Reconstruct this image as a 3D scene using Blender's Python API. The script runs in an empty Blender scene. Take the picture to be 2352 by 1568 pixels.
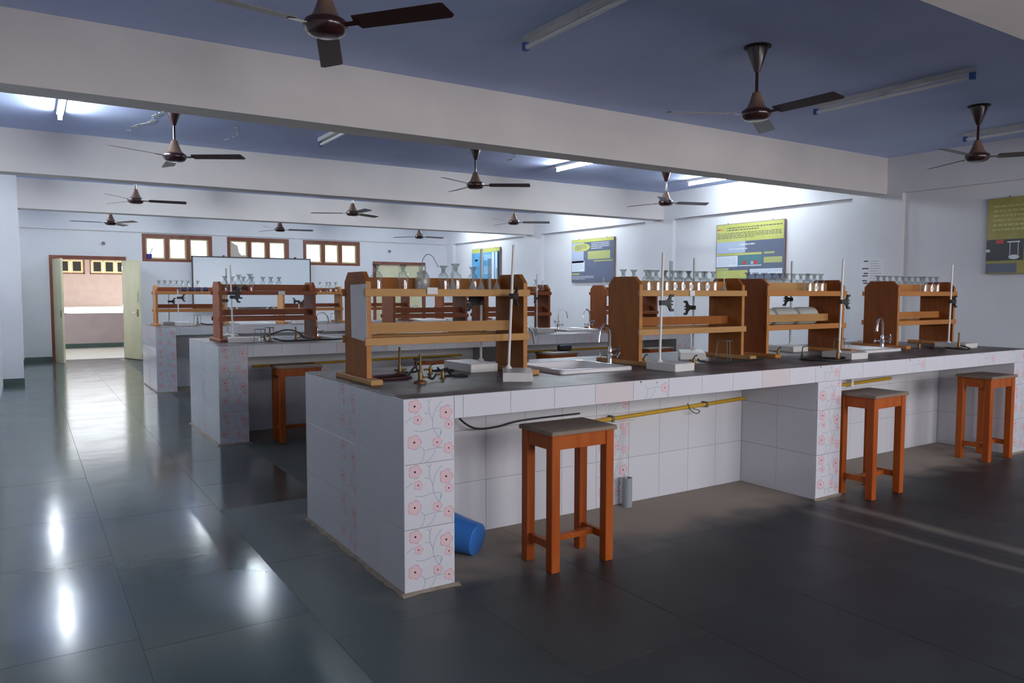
import bpy, bmesh, math, random
from mathutils import Vector, Matrix
random.seed(7)
S = bpy.context.scene
COL = S.collection
PI = math.pi

# ------------------------------------------------------------------ camera
def set_camera():
    yaw, pitch, roll = 0.5716, 0.0628, 0.0014
    cy, sy, cp, sp = math.cos(yaw), math.sin(yaw), math.cos(pitch), math.sin(pitch)
    f = Vector((sy*cp, cy*cp, -sp)); r = Vector((cy, -sy, 0)); u = r.cross(f)
    c, s = math.cos(roll), math.sin(roll)
    r2 = c*r + s*u; u2 = -s*r + c*u
    cam = bpy.data.cameras.new('camera'); o = bpy.data.objects.new('camera', cam); COL.objects.link(o)
    cam.sensor_width = 36; cam.sensor_fit = 'HORIZONTAL'; cam.lens = 36*1737.38/2352
    cam.clip_start = .05; cam.clip_end = 300
    m = Matrix((( r2.x, u2.x, -f.x, 0), (r2.y, u2.y, -f.y, 0), (r2.z, u2.z, -f.z, 1.45), (0, 0, 0, 1)))
    o.matrix_world = m
    S.camera = o
set_camera()

# ------------------------------------------------------------------ world, sun, daylight, exposure
W = bpy.data.worlds.new('hazy_sky'); S.world = W; W.use_nodes = True
bg = W.node_tree.nodes['Background']; bg.inputs[0].default_value = (.93, .97, 1, 1); bg.inputs[1].default_value = 2.6
sun = bpy.data.lights.new('sun', 'SUN'); sun.energy = 4.2; sun.angle = .01; sun.color = (1, .95, .86)
so = bpy.data.objects.new('sun', sun); COL.objects.link(so)
so.rotation_euler = (Vector((.75, .07, .66))).to_track_quat('Z', 'Y').to_euler()
def daylight(x0, x1, z0, z1, y, power, color):
    a = bpy.data.lights.new('window_daylight', 'AREA'); a.shape = 'RECTANGLE'; a.size = x1-x0; a.size_y = z1-z0
    a.energy = power; a.color = color
    o = bpy.data.objects.new('window_daylight', a); COL.objects.link(o)
    o.location = ((x0+x1)/2, y, (z0+z1)/2); o.rotation_euler = (PI/2, 0, 0)
    o.rotation_euler = Vector((0, -1, 0)).to_track_quat('Z', 'Y').to_euler()
YF = -2.6                                     # wall behind the camera
FRONT_WINDOWS = [(1.2, 3.4), (4.2, 6.4), (7.2, 9.4)]
for (a, b) in FRONT_WINDOWS:
    daylight(a+.05, b-.05, 1.4, 2.6, YF-.25, 125, (1.0, .925, .90))
TUBE_STRENGTH = 150
V = S.view_settings
V.view_transform = 'Standard'; V.look = 'None'; V.exposure = 0.1; V.gamma = 1; V.use_curve_mapping = False
S.cycles.transparent_max_bounces = 24

# ------------------------------------------------------------------ materials
M = {}
def nt(name):
    m = bpy.data.materials.new(name); m.use_nodes = True; M[name] = m
    n = m.node_tree.nodes; return m, n, m.node_tree.links, n['Principled BSDF']
def mat(name, col, rough=.5, col2=None, scale=6, metal=0, bump=0, bscale=None, coat=0, detail=4, stretch=None, spec=.5, lo=.35, hi=.65):
    m, n, L, b = nt(name)
    b.inputs['Base Color'].default_value = (*col, 1); b.inputs['Roughness'].default_value = rough
    b.inputs['Metallic'].default_value = metal; b.inputs['Coat Weight'].default_value = coat
    b.inputs['Coat Roughness'].default_value = .15; b.inputs['Specular IOR Level'].default_value = spec
    if col2 or bump:
        tc = n.new('ShaderNodeTexCoord'); mp = n.new('ShaderNodeMapping'); L.new(tc.outputs['Object'], mp.inputs[0])
        if stretch: mp.inputs['Scale'].default_value = stretch
    if col2:
        t = n.new('ShaderNodeTexNoise'); t.inputs['Scale'].default_value = scale; t.inputs['Detail'].default_value = detail
        L.new(mp.outputs[0], t.inputs[0])
        r = n.new('ShaderNodeValToRGB'); r.color_ramp.elements[0].color = (*col, 1); r.color_ramp.elements[1].color = (*col2, 1)
        r.color_ramp.elements[0].position = lo; r.color_ramp.elements[1].position = hi
        L.new(t.outputs[0], r.inputs[0]); L.new(r.outputs[0], b.inputs['Base Color'])
    if bump:
        t2 = n.new('ShaderNodeTexNoise'); t2.inputs['Scale'].default_value = bscale or scale; t2.inputs['Detail'].default_value = 6
        L.new(mp.outputs[0], t2.inputs[0])
        bp = n.new('ShaderNodeBump'); bp.inputs['Strength'].default_value = bump; bp.inputs['Distance'].default_value = .01
        L.new(t2.outputs[0], bp.inputs['Height']); L.new(bp.outputs[0], b.inputs['Normal'])
    return m
def emit(name, col, strength):
    m, n, L, b = nt(name)
    b.inputs['Base Color'].default_value = (*col, 1)
    b.inputs['Emission Color'].default_value = (*col, 1); b.inputs['Emission Strength'].default_value = strength
    return m
def glass(name, tint=(.93, .96, .95), rough=.03, refl=1.0, milk=0.0, edge=.45):
    m = bpy.data.materials.new(name); m.use_nodes = True; M[name] = m
    n = m.node_tree.nodes; L = m.node_tree.links; n.clear()
    out = n.new('ShaderNodeOutputMaterial'); mx = n.new('ShaderNodeMixShader'); tr = n.new('ShaderNodeBsdfTransparent')
    gl = n.new('ShaderNodeBsdfGlossy'); lw = n.new('ShaderNodeLayerWeight'); mu = n.new('ShaderNodeMath'); mu.operation = 'MULTIPLY_ADD'
    rim = n.new('ShaderNodeMix'); rim.data_type = 'RGBA'; rim.inputs[6].default_value = (*tint, 1); rim.inputs[7].default_value = tuple(edge*c for c in tint)+(1,)
    pw = n.new('ShaderNodeMath'); pw.operation = 'POWER'; pw.inputs[1].default_value = 3; L.new(lw.outputs['Facing'], pw.inputs[0]); L.new(pw.outputs[0], rim.inputs[0]); L.new(rim.outputs[2], tr.inputs[0])
    gl.inputs['Roughness'].default_value = rough; gl.inputs[0].default_value = (.95, .97, .97, 1)
    lw.inputs['Blend'].default_value = .3; mu.inputs[1].default_value = .75*refl; mu.inputs[2].default_value = .05*refl; mu.use_clamp = True
    L.new(lw.outputs['Facing'], mu.inputs[0]); L.new(mu.outputs[0], mx.inputs[0])
    if milk:
        df = n.new('ShaderNodeBsdfDiffuse'); df.inputs[0].default_value = (.75, .8, .78, 1); m2 = n.new('ShaderNodeMixShader'); m2.inputs[0].default_value = milk
        L.new(tr.outputs[0], m2.inputs[1]); L.new(df.outputs[0], m2.inputs[2]); L.new(m2.outputs[0], mx.inputs[1])
    else:
        L.new(tr.outputs[0], mx.inputs[1])
    L.new(gl.outputs[0], mx.inputs[2]); L.new(mx.outputs[0], out.inputs[0])
    return m

mat('wall_paint', (.66, .67, .71), .75, (.71, .72, .755), 1.2, bump=.08, bscale=40)
mat('beam_paint', (.69, .655, .64), .7, (.74, .705, .69), 1.5, bump=.06, bscale=30)
mat('ceiling_paint', (.50, .59, .90), .8, (.56, .65, .94), 1.3, bump=.15, bscale=9)
mat('skirting_stone', (.03, .06, .055), .35, (.05, .085, .075), 5)
mat('tile_white', (.645, .655, .715), .22, (.685, .69, .745), 2, coat=.2)
mat('tile_pinkish', (.66, .60, .62), .22, (.70, .64, .66), 2, coat=.2)
mat('tile_grout', (.55, .54, .55), .8, (.60, .59, .60), 20)
mat('flower_pink', (.76, .55, .59), .25); mat('flower_rim', (.60, .36, .43), .25); mat('flower_eye', (.01, .005, .008), .3); mat('vine_blue', (.20, .32, .40), .3)
mat('worktop_stone', (.075, .064, .068), .42, (.19, .165, .158), 5, detail=8, lo=.38, hi=.68, bump=.1, bscale=25)
mat('worktop_chip', (.30, .28, .27), .7, (.42, .40, .38), 12, bump=.5, bscale=30)
mat('rack_side', (.27, .088, .016), .6, (.33, .115, .024), 30, stretch=(1, 1, .15), spec=.22)
mat('rack_side_dark', (.20, .052, .011), .6, (.25, .072, .016), 30, stretch=(1, 1, .15), spec=.22)
mat('rack_ply', (.44, .235, .085), .6, (.52, .30, .125), 14, stretch=(.1, 1, 1), spec=.22)
mat('rack_orange', (.42, .17, .045), .45, (.48, .21, .065), 14, stretch=(.1, 1, 1), spec=.22)
mat('rack_red', (.22, .058, .018), .45, (.27, .08, .03), 14, stretch=(.1, 1, 1), spec=.22)
mat('stool_wood', (.34, .068, .010), .4, (.42, .10, .018), 14, stretch=(1, 1, .15), spec=.22)
mat('stool_seat', (.17, .13, .10), .5, (.25, .19, .14), 10, stretch=(.3, 1, 1))
mat('fan_maroon', (.032, .009, .010), .22, coat=.4); mat('fan_blade', (.035, .014, .013), .35); mat('fan_tan', (.17, .105, .075), .35, coat=.2)
mat('fan_pale', (.42, .42, .42), .4)
mat('batten', (.62, .63, .63), .45, (.55, .55, .55), 12); mat('tube_off', (.80, .82, .82), .25, coat=.3); mat('cap_blue', (.05, .12, .38), .4)
emit('tube_lit', (.87, .95, 1.0), TUBE_STRENGTH)
mat('door_frame_brown', (.13, .028, .012), .45, (.18, .045, .02), 9, stretch=(1, 1, .2)); mat('door_cream', (.60, .57, .36), .45, (.66, .63, .42), 3)
mat('sash_cream', (.60, .49, .26), .5); mat('steel', (.6, .6, .6), .25, metal=1); mat('chrome', (.78, .80, .80), .12, metal=1)
mat('brass', (.26, .17, .06), .42, (.18, .11, .045), 25, metal=.6); mat('bronze', (.25, .12, .07), .45, metal=.6)
mat('iron_black', (.018, .017, .019), .45); mat('rubber_black', (.014, .015, .016), .5); mat('hose_maroon', (.05, .012, .014), .5)
mat('wire_grey', (.16, .155, .14), .5, metal=.5)
mat('stand_white', (.70, .69, .68), .35, (.64, .63, .62), 8); mat('rod_white', (.74, .73, .72), .35); mat('rod_grey', (.42, .43, .43), .4, metal=.3)
mat('porcelain', (.74, .74, .76), .1, coat=.6)
mat('bucket_blue', (.03, .19, .62), .35, (.045, .22, .68), 4, coat=.2); mat('mug_blue', (.03, .03, .22), .4)
mat('pipe_yellow', (.62, .37, .015), .4, (.52, .30, .02), 10); mat('pipe_grey', (.30, .34, .37), .5); mat('cable', (.02, .02, .02), .5)
mat('paper', (.74, .74, .77), .8); mat('ink', (.08, .08, .10), .8); mat('whiteboard', (.62, .68, .74), .25, coat=.3); mat('board_edge', (.05, .04, .04), .4)
mat('jar_plastic', (.50, .53, .49), .4, (.58, .60, .56), 6); mat('cardboard', (.55, .50, .42), .8)
mat('poster_lime', (.42, .44, .11), .3, (.47, .49, .15), 3); mat('poster_slate', (.085, .105, .16), .3, (.10, .12, .185), 3); mat('poster_white', (.68, .73, .80), .35)
mat('poster_green', (.37, .40, .15), .3); mat('poster_black', (.012, .012, .02), .3); mat('poster_blue', (.12, .38, .65), .3, (.06, .24, .42), 3); mat('poster_teal', (.06, .17, .20), .3)
mat('poster_red', (.50, .05, .05), .3); mat('poster_glare_print', (.38, .45, .60), .3); mat('poster_edge', (.25, .16, .15), .5); mat('poster_olive', (.30, .27, .05), .35, (.36, .32, .09), 5)  # pale blue serves as print colour and as glare painted on the posters
mat('pink_plaster', (.40, .30, .265), .8, (.43, .33, .29), 3); mat('mauve_plaster', (.36, .29, .29), .8, (.40, .32, .32), 3); mat('corridor_floor', (.50, .46, .40), .35, (.56, .52, .46), 2)
mat('courtyard_ground', (.75, .74, .70), .9); mat('dark_gap', (.01, .01, .01), .6)
mat('liquid_blue', (.02, .06, .12), .2); mat('liquid_red', (.30, .03, .01), .2); mat('tube_rack_blue', (.03, .08, .35), .4)
glass('glass_clear'); glass('pane_glass', (.97, .98, .98), .02, .35, 0, 1); glass('glass_frost', (.78, .82, .82), .25, .7, .25); glass('stopper_glass', (.72, .76, .75), .05, 1.1)

# the floor: dark green stone slabs, dull dust round the foot of the masonry benches
BENCHES = [(1.49, 3.265), (1.523, 7.514), (1.578, 12.0)]
BL, BD = 6.28, 1.49
def floor_mat(name, polished):
    m, n, L, b = nt(name)
    geo = n.new('ShaderNodeNewGeometry'); oi = n.new('ShaderNodeObjectInfo')
    def noise(s, d=6):
        t = n.new('ShaderNodeTexNoise'); t.inputs['Scale'].default_value = s; t.inputs['Detail'].default_value = d; L.new(geo.outputs['Position'], t.inputs[0]); return t.outputs[0]
    def math_(op, a, c, clamp=False):
        x = n.new('ShaderNodeMath'); x.operation = op; x.use_clamp = clamp
        for i, v in enumerate((a, c)):
            if v is None: continue
            if isinstance(v, (int, float)): x.inputs[i].default_value = v
            else: L.new(v, x.inputs[i])
        return x.outputs[0]
    def mix(f, a, c):
        x = n.new('ShaderNodeMix'); x.data_type = 'RGBA'
        L.new(f, x.inputs[0])
        for i, v in ((6, a), (7, c)):
            if isinstance(v, tuple): x.inputs[i].default_value = (*v, 1)
            else: L.new(v, x.inputs[i])
        return x.outputs[2]
    sp = n.new('ShaderNodeSeparateXYZ'); L.new(geo.outputs['Position'], sp.inputs[0])
    # base colour blends from greener along the aisle to nearly black before the benches
    aisle = math_('MULTIPLY', math_('SUBTRACT', 2.3, math_('ADD', sp.outputs[0], math_('MULTIPLY', math_('SUBTRACT', noise(.8, 2), .5), .8))), .62, True)
    aisle = math_('MULTIPLY', math_('MULTIPLY', aisle, aisle), math_('SUBTRACT', 3, math_('MULTIPLY', aisle, 2)))
    dark = mix(oi.outputs['Random'], (.020, .021, .023), (.030, .031, .032))
    green = mix(oi.outputs['Random'], (.048, .075, .073), (.064, .096, .092))
    base = mix(aisle, dark, green)
    base = mix(math_('MULTIPLY', math_('SUBTRACT', noise(1.7), .5, True), 1.2, True), base, (.075, .088, .080))
    nz = math_('MULTIPLY', math_('SUBTRACT', noise(4, 1), .5), .40)
    dust = None
    for (bx, by) in BENCHES:
        dx = math_('SUBTRACT', math_('ABSOLUTE', math_('SUBTRACT', sp.outputs[0], bx+BL/2), None), BL/2)
        dy = math_('SUBTRACT', math_('ABSOLUTE', math_('SUBTRACT', sp.outputs[1], by+BD/2), None), BD/2)
        d = math_('ADD', math_('MAXIMUM', dx, dy), nz)
        k = math_('MULTIPLY', math_('SUBTRACT', .16, d), 2.4, True)
        dust = k if dust is None else math_('MAXIMUM', dust, k)
    dust = math_('MULTIPLY', math_('MULTIPLY', dust, dust), math_('SUBTRACT', 3, math_('MULTIPLY', dust, 2)))
    dust = math_('MULTIPLY', dust, .9)
    # two dusty trodden seams running from the benches towards the front wall
    seam = None
    for cx, hw in ((4.37, .06), (4.69, .09)):
        k = math_('MULTIPLY', math_('SUBTRACT', hw, math_('ABSOLUTE', math_('SUBTRACT', math_('ADD', sp.outputs[0], math_('MULTIPLY', nz, .12)), cx), None)), 12, True)
        seam = k if seam is None else math_('MAXIMUM', seam, k)
    gate = math_('MULTIPLY', math_('SUBTRACT', 3.5, sp.outputs[1]), 2, True)
    seam = math_('MULTIPLY', math_('MULTIPLY', seam, gate), math_('MULTIPLY', noise(3), .75))
    dust = math_('MAXIMUM', dust, seam)
    L.new(mix(dust, base, (.33, .28, .235)), b.inputs['Base Color'])
    r = math_('ADD', math_('MULTIPLY', noise(2.3), .14), .075)
    if not polished: r = math_('ADD', r, .30)
    b.inputs['Specular IOR Level'].default_value = .42
    r = math_('ADD', r, math_('MULTIPLY', math_('MULTIPLY', dust, dust), .6))
    L.new(math_('MINIMUM', r, .26) if polished else math_('MAXIMUM', r, .31), b.inputs['Roughness'])
    bp = n.new('ShaderNodeBump'); bp.inputs['Strength'].default_value = .05; bp.inputs['Distance'].default_value = .02
    L.new(noise(4, 3), bp.inputs['Height']); L.new(bp.outputs[0], b.inputs['Normal'])
floor_mat('floor_stone', True); floor_mat('floor_stone_dull', False)
mat('mortar', (.24, .195, .155), .9, (.32, .265, .215), 14, bump=.4, bscale=30)
mat('floor_grout', (.16, .17, .165), .6, (.05, .062, .06), .9, lo=.4, hi=.6)

# ------------------------------------------------------------------ mesh helpers
class MB:
    def __init__(s): s.v = []; s.f = []; s.m = []; s.cur = 0
    def mi(s, i): s.cur = i; return s
    def add(s, vs, fs):
        o = len(s.v); s.v += [tuple(x) for x in vs]; s.f += [tuple(o+i for i in f) for f in fs]; s.m += [s.cur]*len(fs); return s
    def box(s, x0, x1, y0, y1, z0, z1):
        return s.add([(x0,y0,z0),(x1,y0,z0),(x1,y1,z0),(x0,y1,z0),(x0,y0,z1),(x1,y0,z1),(x1,y1,z1),(x0,y1,z1)],
                     [(3,2,1,0),(4,5,6,7),(0,1,5,4),(1,2,6,5),(2,3,7,6),(3,0,4,7)])
    def bbox(s, x0, x1, y0, y1, z0, z1, c=.003):          # box with chamfered edges (vertical ring profile)
        a = [(x0+c,y0),(x1-c,y0),(x1,y0+c),(x1,y1-c),(x1-c,y1),(x0+c,y1),(x0,y1-c),(x0,y0+c)]
        i = [(x0+2*c,y0+c),(x1-2*c,y0+c),(x1-c,y0+2*c),(x1-c,y1-2*c),(x1-2*c,y1-c),(x0+2*c,y1-c),(x0+c,y1-2*c),(x0+c,y0+2*c)]
        vs = [(p[0],p[1],z0) for p in i]+[(p[0],p[1],z0+c) for p in a]+[(p[0],p[1],z1-c) for p in a]+[(p[0],p[1],z1) for p in i]
        fs = [tuple(range(7,-1,-1)), tuple(range(24,32))]
        for r in range(3):
            for k in range(8): fs.append((r*8+k, r*8+(k+1)%8, (r+1)*8+(k+1)%8, (r+1)*8+k))
        return s.add(vs, fs)
    def lathe(s, prof, n=16, c=(0,0,0), caps=True, arc=None):
        vs = []; fs = []
        for (r, z) in prof:
            for k in range(n):
                a = 2*PI*k/n; vs.append((c[0]+r*math.cos(a), c[1]+r*math.sin(a), c[2]+z))
        for j in range(len(prof)-1):
            for k in range(n): fs.append((j*n+k, j*n+(k+1)%n, (j+1)*n+(k+1)%n, (j+1)*n+k))
        if caps:
            if prof[0][0] > 1e-5: fs.append(tuple(range(n-1,-1,-1)))
            if prof[-1][0] > 1e-5: fs.append(tuple((len(prof)-1)*n+k for k in range(n)))
        return s.add(vs, fs)
    def tube(s, pts, r, n=8, caps=True):
        pts = [Vector(p) for p in pts]; rs = r if isinstance(r, (list, tuple)) else [r]*len(pts)
        vs = []; fs = []; up = None
        for i, p in enumerate(pts):
            t = (pts[min(i+1, len(pts)-1)]-pts[max(i-1, 0)]).normalized()
            if up is None: up = Vector((0,0,1)) if abs(t.z) < .9 else Vector((1,0,0))
            a = t.cross(up).normalized(); b2 = a.cross(t).normalized(); up = b2
            for k in range(n):
                th = 2*PI*k/n; q = p+rs[i]*(math.cos(th)*a+math.sin(th)*b2); vs.append(tuple(q))
        for j in range(len(pts)-1):
            for k in range(n): fs.append((j*n+k, (j+1)*n+k, (j+1)*n+(k+1)%n, j*n+(k+1)%n))
        if caps: fs.append(tuple(range(n))); fs.append(tuple((len(pts)-1)*n+k for k in range(n-1,-1,-1)))
        return s.add(vs, fs)
    def prism(s, poly, axis, a, b2):                      # polygon in the two other axes (in xyz order), extruded along axis from a to b2
        def P(u, v, w): return {'x': (w,u,v), 'y': (u,w,v), 'z': (u,v,w)}[axis]
        n = len(poly); vs = [P(u,v,a) for u,v in poly]+[P(u,v,b2) for u,v in poly]
        fs = [tuple(range(n)), tuple(range(2*n-1,n-1,-1))]
        for k in range(n): fs.append((k, n+k, n+(k+1)%n, (k+1)%n))
        return s.add(vs, fs)
    def mesh(s, name, mats, smooth=False):
        me = bpy.data.meshes.new(name); me.from_pydata(s.v, [], s.f)
        for m in (mats if isinstance(mats, (list, tuple)) else [mats]): me.materials.append(M[m])
        for p, i in zip(me.polygons, s.m): p.material_index = i
        bm = bmesh.new(); bm.from_mesh(me); bmesh.ops.recalc_face_normals(bm, faces=bm.faces); bm.to_mesh(me); bm.free()
        if smooth:
            for p in me.polygons: p.use_smooth = True
            try: me.set_sharp_from_angle(angle=math.radians(40))
            except Exception: pass
        return me
    def build(s, name, mats, parent=None, loc=(0,0,0), rot=(0,0,0), smooth=False):
        return link(name, s.mesh(name, mats, smooth), parent, loc, rot)
def link(name, me, parent=None, loc=(0,0,0), rot=(0,0,0)):
    o = bpy.data.objects.new(name, me); COL.objects.link(o); o.parent = parent; o.location = loc; o.rotation_euler = rot; return o
def tag(o, label=None, cat=None, group=None, kind=None):
    if label: o['label'] = label
    if cat: o['category'] = cat
    if group: o['group'] = group
    if kind: o['kind'] = kind
    return o
def thing(name, label, cat, loc=(0,0,0), rz=0, group=None):
    o = link(name, None, None, loc, (0,0,rz)); return tag(o, label, cat, group)
def dup(root, loc, rz=0, label=None, group=None):
    def cp(o, par):
        c = o.copy(); COL.objects.link(c); c.parent = par
        for ch in list(o.children): cp(ch, c)
        return c
    r = cp(root, None); r.location = loc; r.rotation_euler = (0,0,rz)
    if label: r['label'] = label
    if group: r['group'] = group
    return r
def struct(o): o['kind'] = 'structure'; return o
def smoothpath(pts, sub=6):                                # Catmull-Rom
    P = [Vector(p) for p in pts]; out = []
    for i in range(len(P)-1):
        a, b, c, d = P[max(i-1,0)], P[i], P[i+1], P[min(i+2,len(P)-1)]
        for k in range(sub):
            t = k/sub
            out.append(.5*((2*b)+(-a+c)*t+(2*a-5*b+4*c-d)*t*t+(-a+3*b-3*c+d)*t**3))
    out.append(P[-1]); return out

# ------------------------------------------------------------------ the room
XL, XR, YB, ZC, ZB = -.33, 10.03, 18.85, 3.302, 2.814
XC = 9.95                                                  # face of the right-hand columns and wall beam
B = [1.73, 6.01, 10.30, 14.57]; BW = .28

fl = struct(MB().box(XL-.2, XR+.2, YF-.2, YB+.25, -.2, -.002).build('floor', 'floor_grout'))
slab_meshes = {}
def slab(x, y, w, l):
    mt = 'floor_stone_dull' if x > 1.6 or (x > .95 and y+l/2 < 5) else 'floor_stone'     # trodden, dusty stone before the benches
    key = (round(w,3), round(l,3), mt)
    if key not in slab_meshes: slab_meshes[key] = MB().bbox(.0008, w-.0008, .0008, l-.0008, -.03, 0, .0008).mesh('slab', mt)
    link('slab', slab_meshes[key], fl, (x, y, random.uniform(-.0006, 0)))
SW = (XR-XL)/15
for c in range(15):
    y = -.4-random.random()*.6; first = True
    while y < YB-.02:
        l = random.choice((.75, .9, 1.05, 1.2)) if y < 8 else random.choice((1.2, 1.5))
        l = min(l, YB-y)
        if l < .25: l = YB-y
        slab(XL+c*SW, y, SW, l); y += l
struct(fl)

ce = struct(MB().box(XL-.2, XR+.2, YF-.2, YB+.25, ZC, ZC+.2).build('ceiling', 'ceiling_paint'))
for yb in B: MB().box(XL, XC, yb, yb+BW, ZB, ZC).build('beam', 'beam_paint', ce)
MB().box(XC, XR, YF, YB, ZB, ZC).build('wall_beam', 'wall_paint', ce)
MB().box(XL, XC, YB-.05, YB, ZB, ZC).build('wall_beam', 'wall_paint', ce)

def peel(pts, w):
    m = MB(); rnd = random.Random(11)
    P = smoothpath([(a, b, ZC) for a, b in pts], 8)
    for a, b in zip(P, P[1:]):
        if rnd.random() < .25: continue
        d = (b-a).normalized(); q = Vector((-d.y, d.x, 0)); u, v = w*rnd.uniform(.4, 1.2), w*rnd.uniform(.4, 1.2); dn = Vector((0, 0, -.004))
        c = [a-q*u, b-q*v, b+q*u, a+q*v]; m.add(c+[x+dn for x in c], [(0,1,2,3), (4,5,6,7), (0,1,5,4), (1,2,6,5), (2,3,7,6), (3,0,4,7)])
    m.build('peeled_paint', 'batten', ce)
peel([(1.28, 8.5), (1.20, 8.8), (1.22, 9.1), (1.10, 9.4), (1.06, 9.75)], .025)
peel([(2.05, 8.9), (2.15, 9.3), (2.10, 9.7)], .012)
peel([(5.3, 8.3), (5.6, 8.6), (5.75, 9.0)], .012)

wr = struct(MB().box(XR, XR+.2, YF-.2, YB+.25, -.2, ZC).build('wall_right', 'wall_paint'))
for (a, b) in ((1.55, 2.25), (5.79, 6.52), (10.07, 10.80), (14.24, 14.97), (18.48, YB)):
    MB().box(XC, XR, a, b, 0, ZB).build('column', 'wall_paint', wr)
wl = struct(MB().box(XL-.2, XL, YF-.2, YB+.25, -.2, ZC).build('wall_left', 'wall_paint'))
for (a, b) in ((14.30, 14.97), (18.40, YB)):
    c = MB().box(XL, -.05, a, b, 0, ZC).build('column', 'wall_paint', wl)
    MB().box(XL, -.042, a-.008, b, 0, .10).build('skirting', 'skirting_stone', wl)

# back wall with its openings
OPEN = [(.456, 1.92, 0, 2.26), (2.25, 3.745, 2.17, 2.79), (4.08, 5.55, 2.17, 2.79), (5.90, 7.40, 2.17, 2.79), (7.755, 9.28, 0, 2.30)]
def wall_with_openings(y0, y1, opens, x0, x1):
    m = MB(); xs = x0
    for (a, b, z0, z1) in opens:
        m.box(xs, a, y0, y1, 0, ZC)
        if z0 > 0: m.box(a, b, y0, y1, 0, z0)
        m.box(a, b, y0, y1, z1, ZC); xs = b
    m.box(xs, x1, y0, y1, 0, ZC); return m
wb = struct(wall_with_openings(YB, YB+.23, OPEN, XL-.2, XR+.2).build('wall_back', 'wall_paint'))
m = MB()
for a, b in ((-.05, .456), (1.92, 7.755), (9.28, XC)): m.box(a, b, YB-.012, YB, 0, .10)
struct(m.build('baseboard_back', 'skirting_stone'))
wf = struct(wall_with_openings(YF-.23, YF, [(a, b, 1.35, 2.65) for a, b in FRONT_WINDOWS], XL-.2, XR+.2).build('wall_front', 'wall_paint'))

def window(n, x0, x1, z0, z1, y, panes=3, deep=.12):
    w = struct(link('window_%d' % n, None, None, (x0, y, z0))); Wd = x1-x0; H = z1-z0; t = .075
    m = MB().box(0, t, 0, deep, 0, H).box(Wd-t, Wd, 0, deep, 0, H).box(t, Wd-t, 0, deep, 0, t*.8).box(t, Wd-t, 0, deep, H-t, H)
    pw = (Wd-2*t)/panes
    for k in range(1, panes): m.box(t+k*pw-.035, t+k*pw+.035, 0, deep, t*.8, H-t)
    m.build('frame', 'door_frame_brown', w)
    for k in range(panes):
        a = t+k*pw+(.035 if k else 0); b = t+(k+1)*pw-(.035 if k < panes-1 else 0); s = .035; c0 = t*.8; c1 = H-t
        sa = MB().box(a, a+s, .05, .09, c0, c1).box(b-s, b, .05, .09, c0, c1).box(a+s, b-s, .05, .09, c0, c0+s).box(a+s, b-s, .05, .09, c1-s, c1).build('sash', 'sash_cream', w)
        MB().box(a+s, b-s, .068, .073, c0+s, c1-s).build('pane', 'pane_glass', sa)
    return w
for i in range(3): window(i+1, *OPEN[i+1], YB+.01)
for i, (a, b) in enumerate(FRONT_WINDOWS): window(i+4, a, b, 1.35, 2.65, YF-.15)

# door_1, open double door
d1 = struct(link('door_1', None, None, (0, YB, 0)))
MB().box(.456, .526, -.02, .2, 0, 2.26).box(1.85, 1.92, -.02, .2, 0, 2.26).box(.526, 1.85, -.02, .2, 2.18, 2.26).build('frame', 'door_frame_brown', d1)
def leaf(par, hx, hy, ang, w, sgn, handle=True):
    lf = MB().bbox(0, w, -.02, .02, .012, 2.17, .004).build('leaf', 'door_cream', par, (hx, hy, 0), (0, 0, ang))
    for z in (.25, 1.1, 1.95): MB().box(-.004, .03, -.026, .026, z, z+.1).build('hinge', 'steel', lf)
    if handle:
        MB().box(w-.10, w-.06, -.03, .03, .95, 1.10).build('lock_plate', 'brass', lf)
        MB().tube([(w-.08, .03*sgn, 1.03), (w-.08, .07*sgn, 1.03), (w-.19, .07*sgn, 1.03)], .009).build('handle', 'steel', lf)
        MB().tube([(w-.05, .028*sgn, 1.25), (w-.05, .028*sgn, 1.5)], .008).build('bolt', 'steel', lf)
leaf(d1, .53, -.03, math.atan2(-.70, .13), .70, 1)
leaf(d1, 1.85, -.03, math.atan2(-.62, .24), .70, -1)
d2 = struct(link('door_2', None, None, (0, YB, 0)))
MB().box(7.755, 7.835, -.02, .2, 0, 2.30).box(9.20, 9.28, -.02, .2, 0, 2.30).box(7.835, 9.20, -.02, .2, 2.22, 2.30).build('frame', 'door_frame_brown', d2)
for a in (7.838, 8.522): 
    l2 = MB().bbox(a, a+.675, .02, .06, .012, 2.215, .004).build('leaf', 'door_cream', d2)
    MB().box(a+.30, a+.36, .008, .02, 1.0, 1.12).build('handle', 'steel', l2)

# outside the open door: corridor, parapet, courtyard, building opposite
struct(MB().box(-12, 22, YB+.25, 23.2, -.2, 0).build('corridor_floor', 'corridor_floor'))
struct(MB().box(.456, 1.92, YB, YB+.26, -.2, 0).build('threshold', 'floor_stone'))
struct(MB().box(-12, 22, YB+.25, 23.4, 3.35, 3.5).build('corridor_roof', 'wall_paint'))
pr = tag(MB().box(-12, 22, 23, 23.16, 0, .92).build('corridor_parapet', 'mauve_plaster'), 'low mauve parapet wall across the corridor outside the open door', 'parapet')
MB().box(-12, 22, 22.985, 23, 0, .12).build('skirting', 'skirting_stone', pr)
struct(MB().add([(-40, 23.2, -.1), (60, 23.2, -.1), (60, 50.5, .70), (-40, 50.5, .70), (-40, 23.2, -.6), (60, 23.2, -.6), (60, 50.5, -.6), (-40, 50.5, -.6)],
    [(0,1,2,3), (7,6,5,4), (0,4,5,1), (1,5,6,2), (2,6,7,3), (3,7,4,0)]).build('courtyard_ground', 'courtyard_ground'))
ob = thing('opposite_building', 'pink plastered building with small cream windows seen through the open door', 'building', (0, 50, 0))
m = MB(); xs = -4; WN = [(-.4, 2.95), (3.22, 5.2)]
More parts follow.
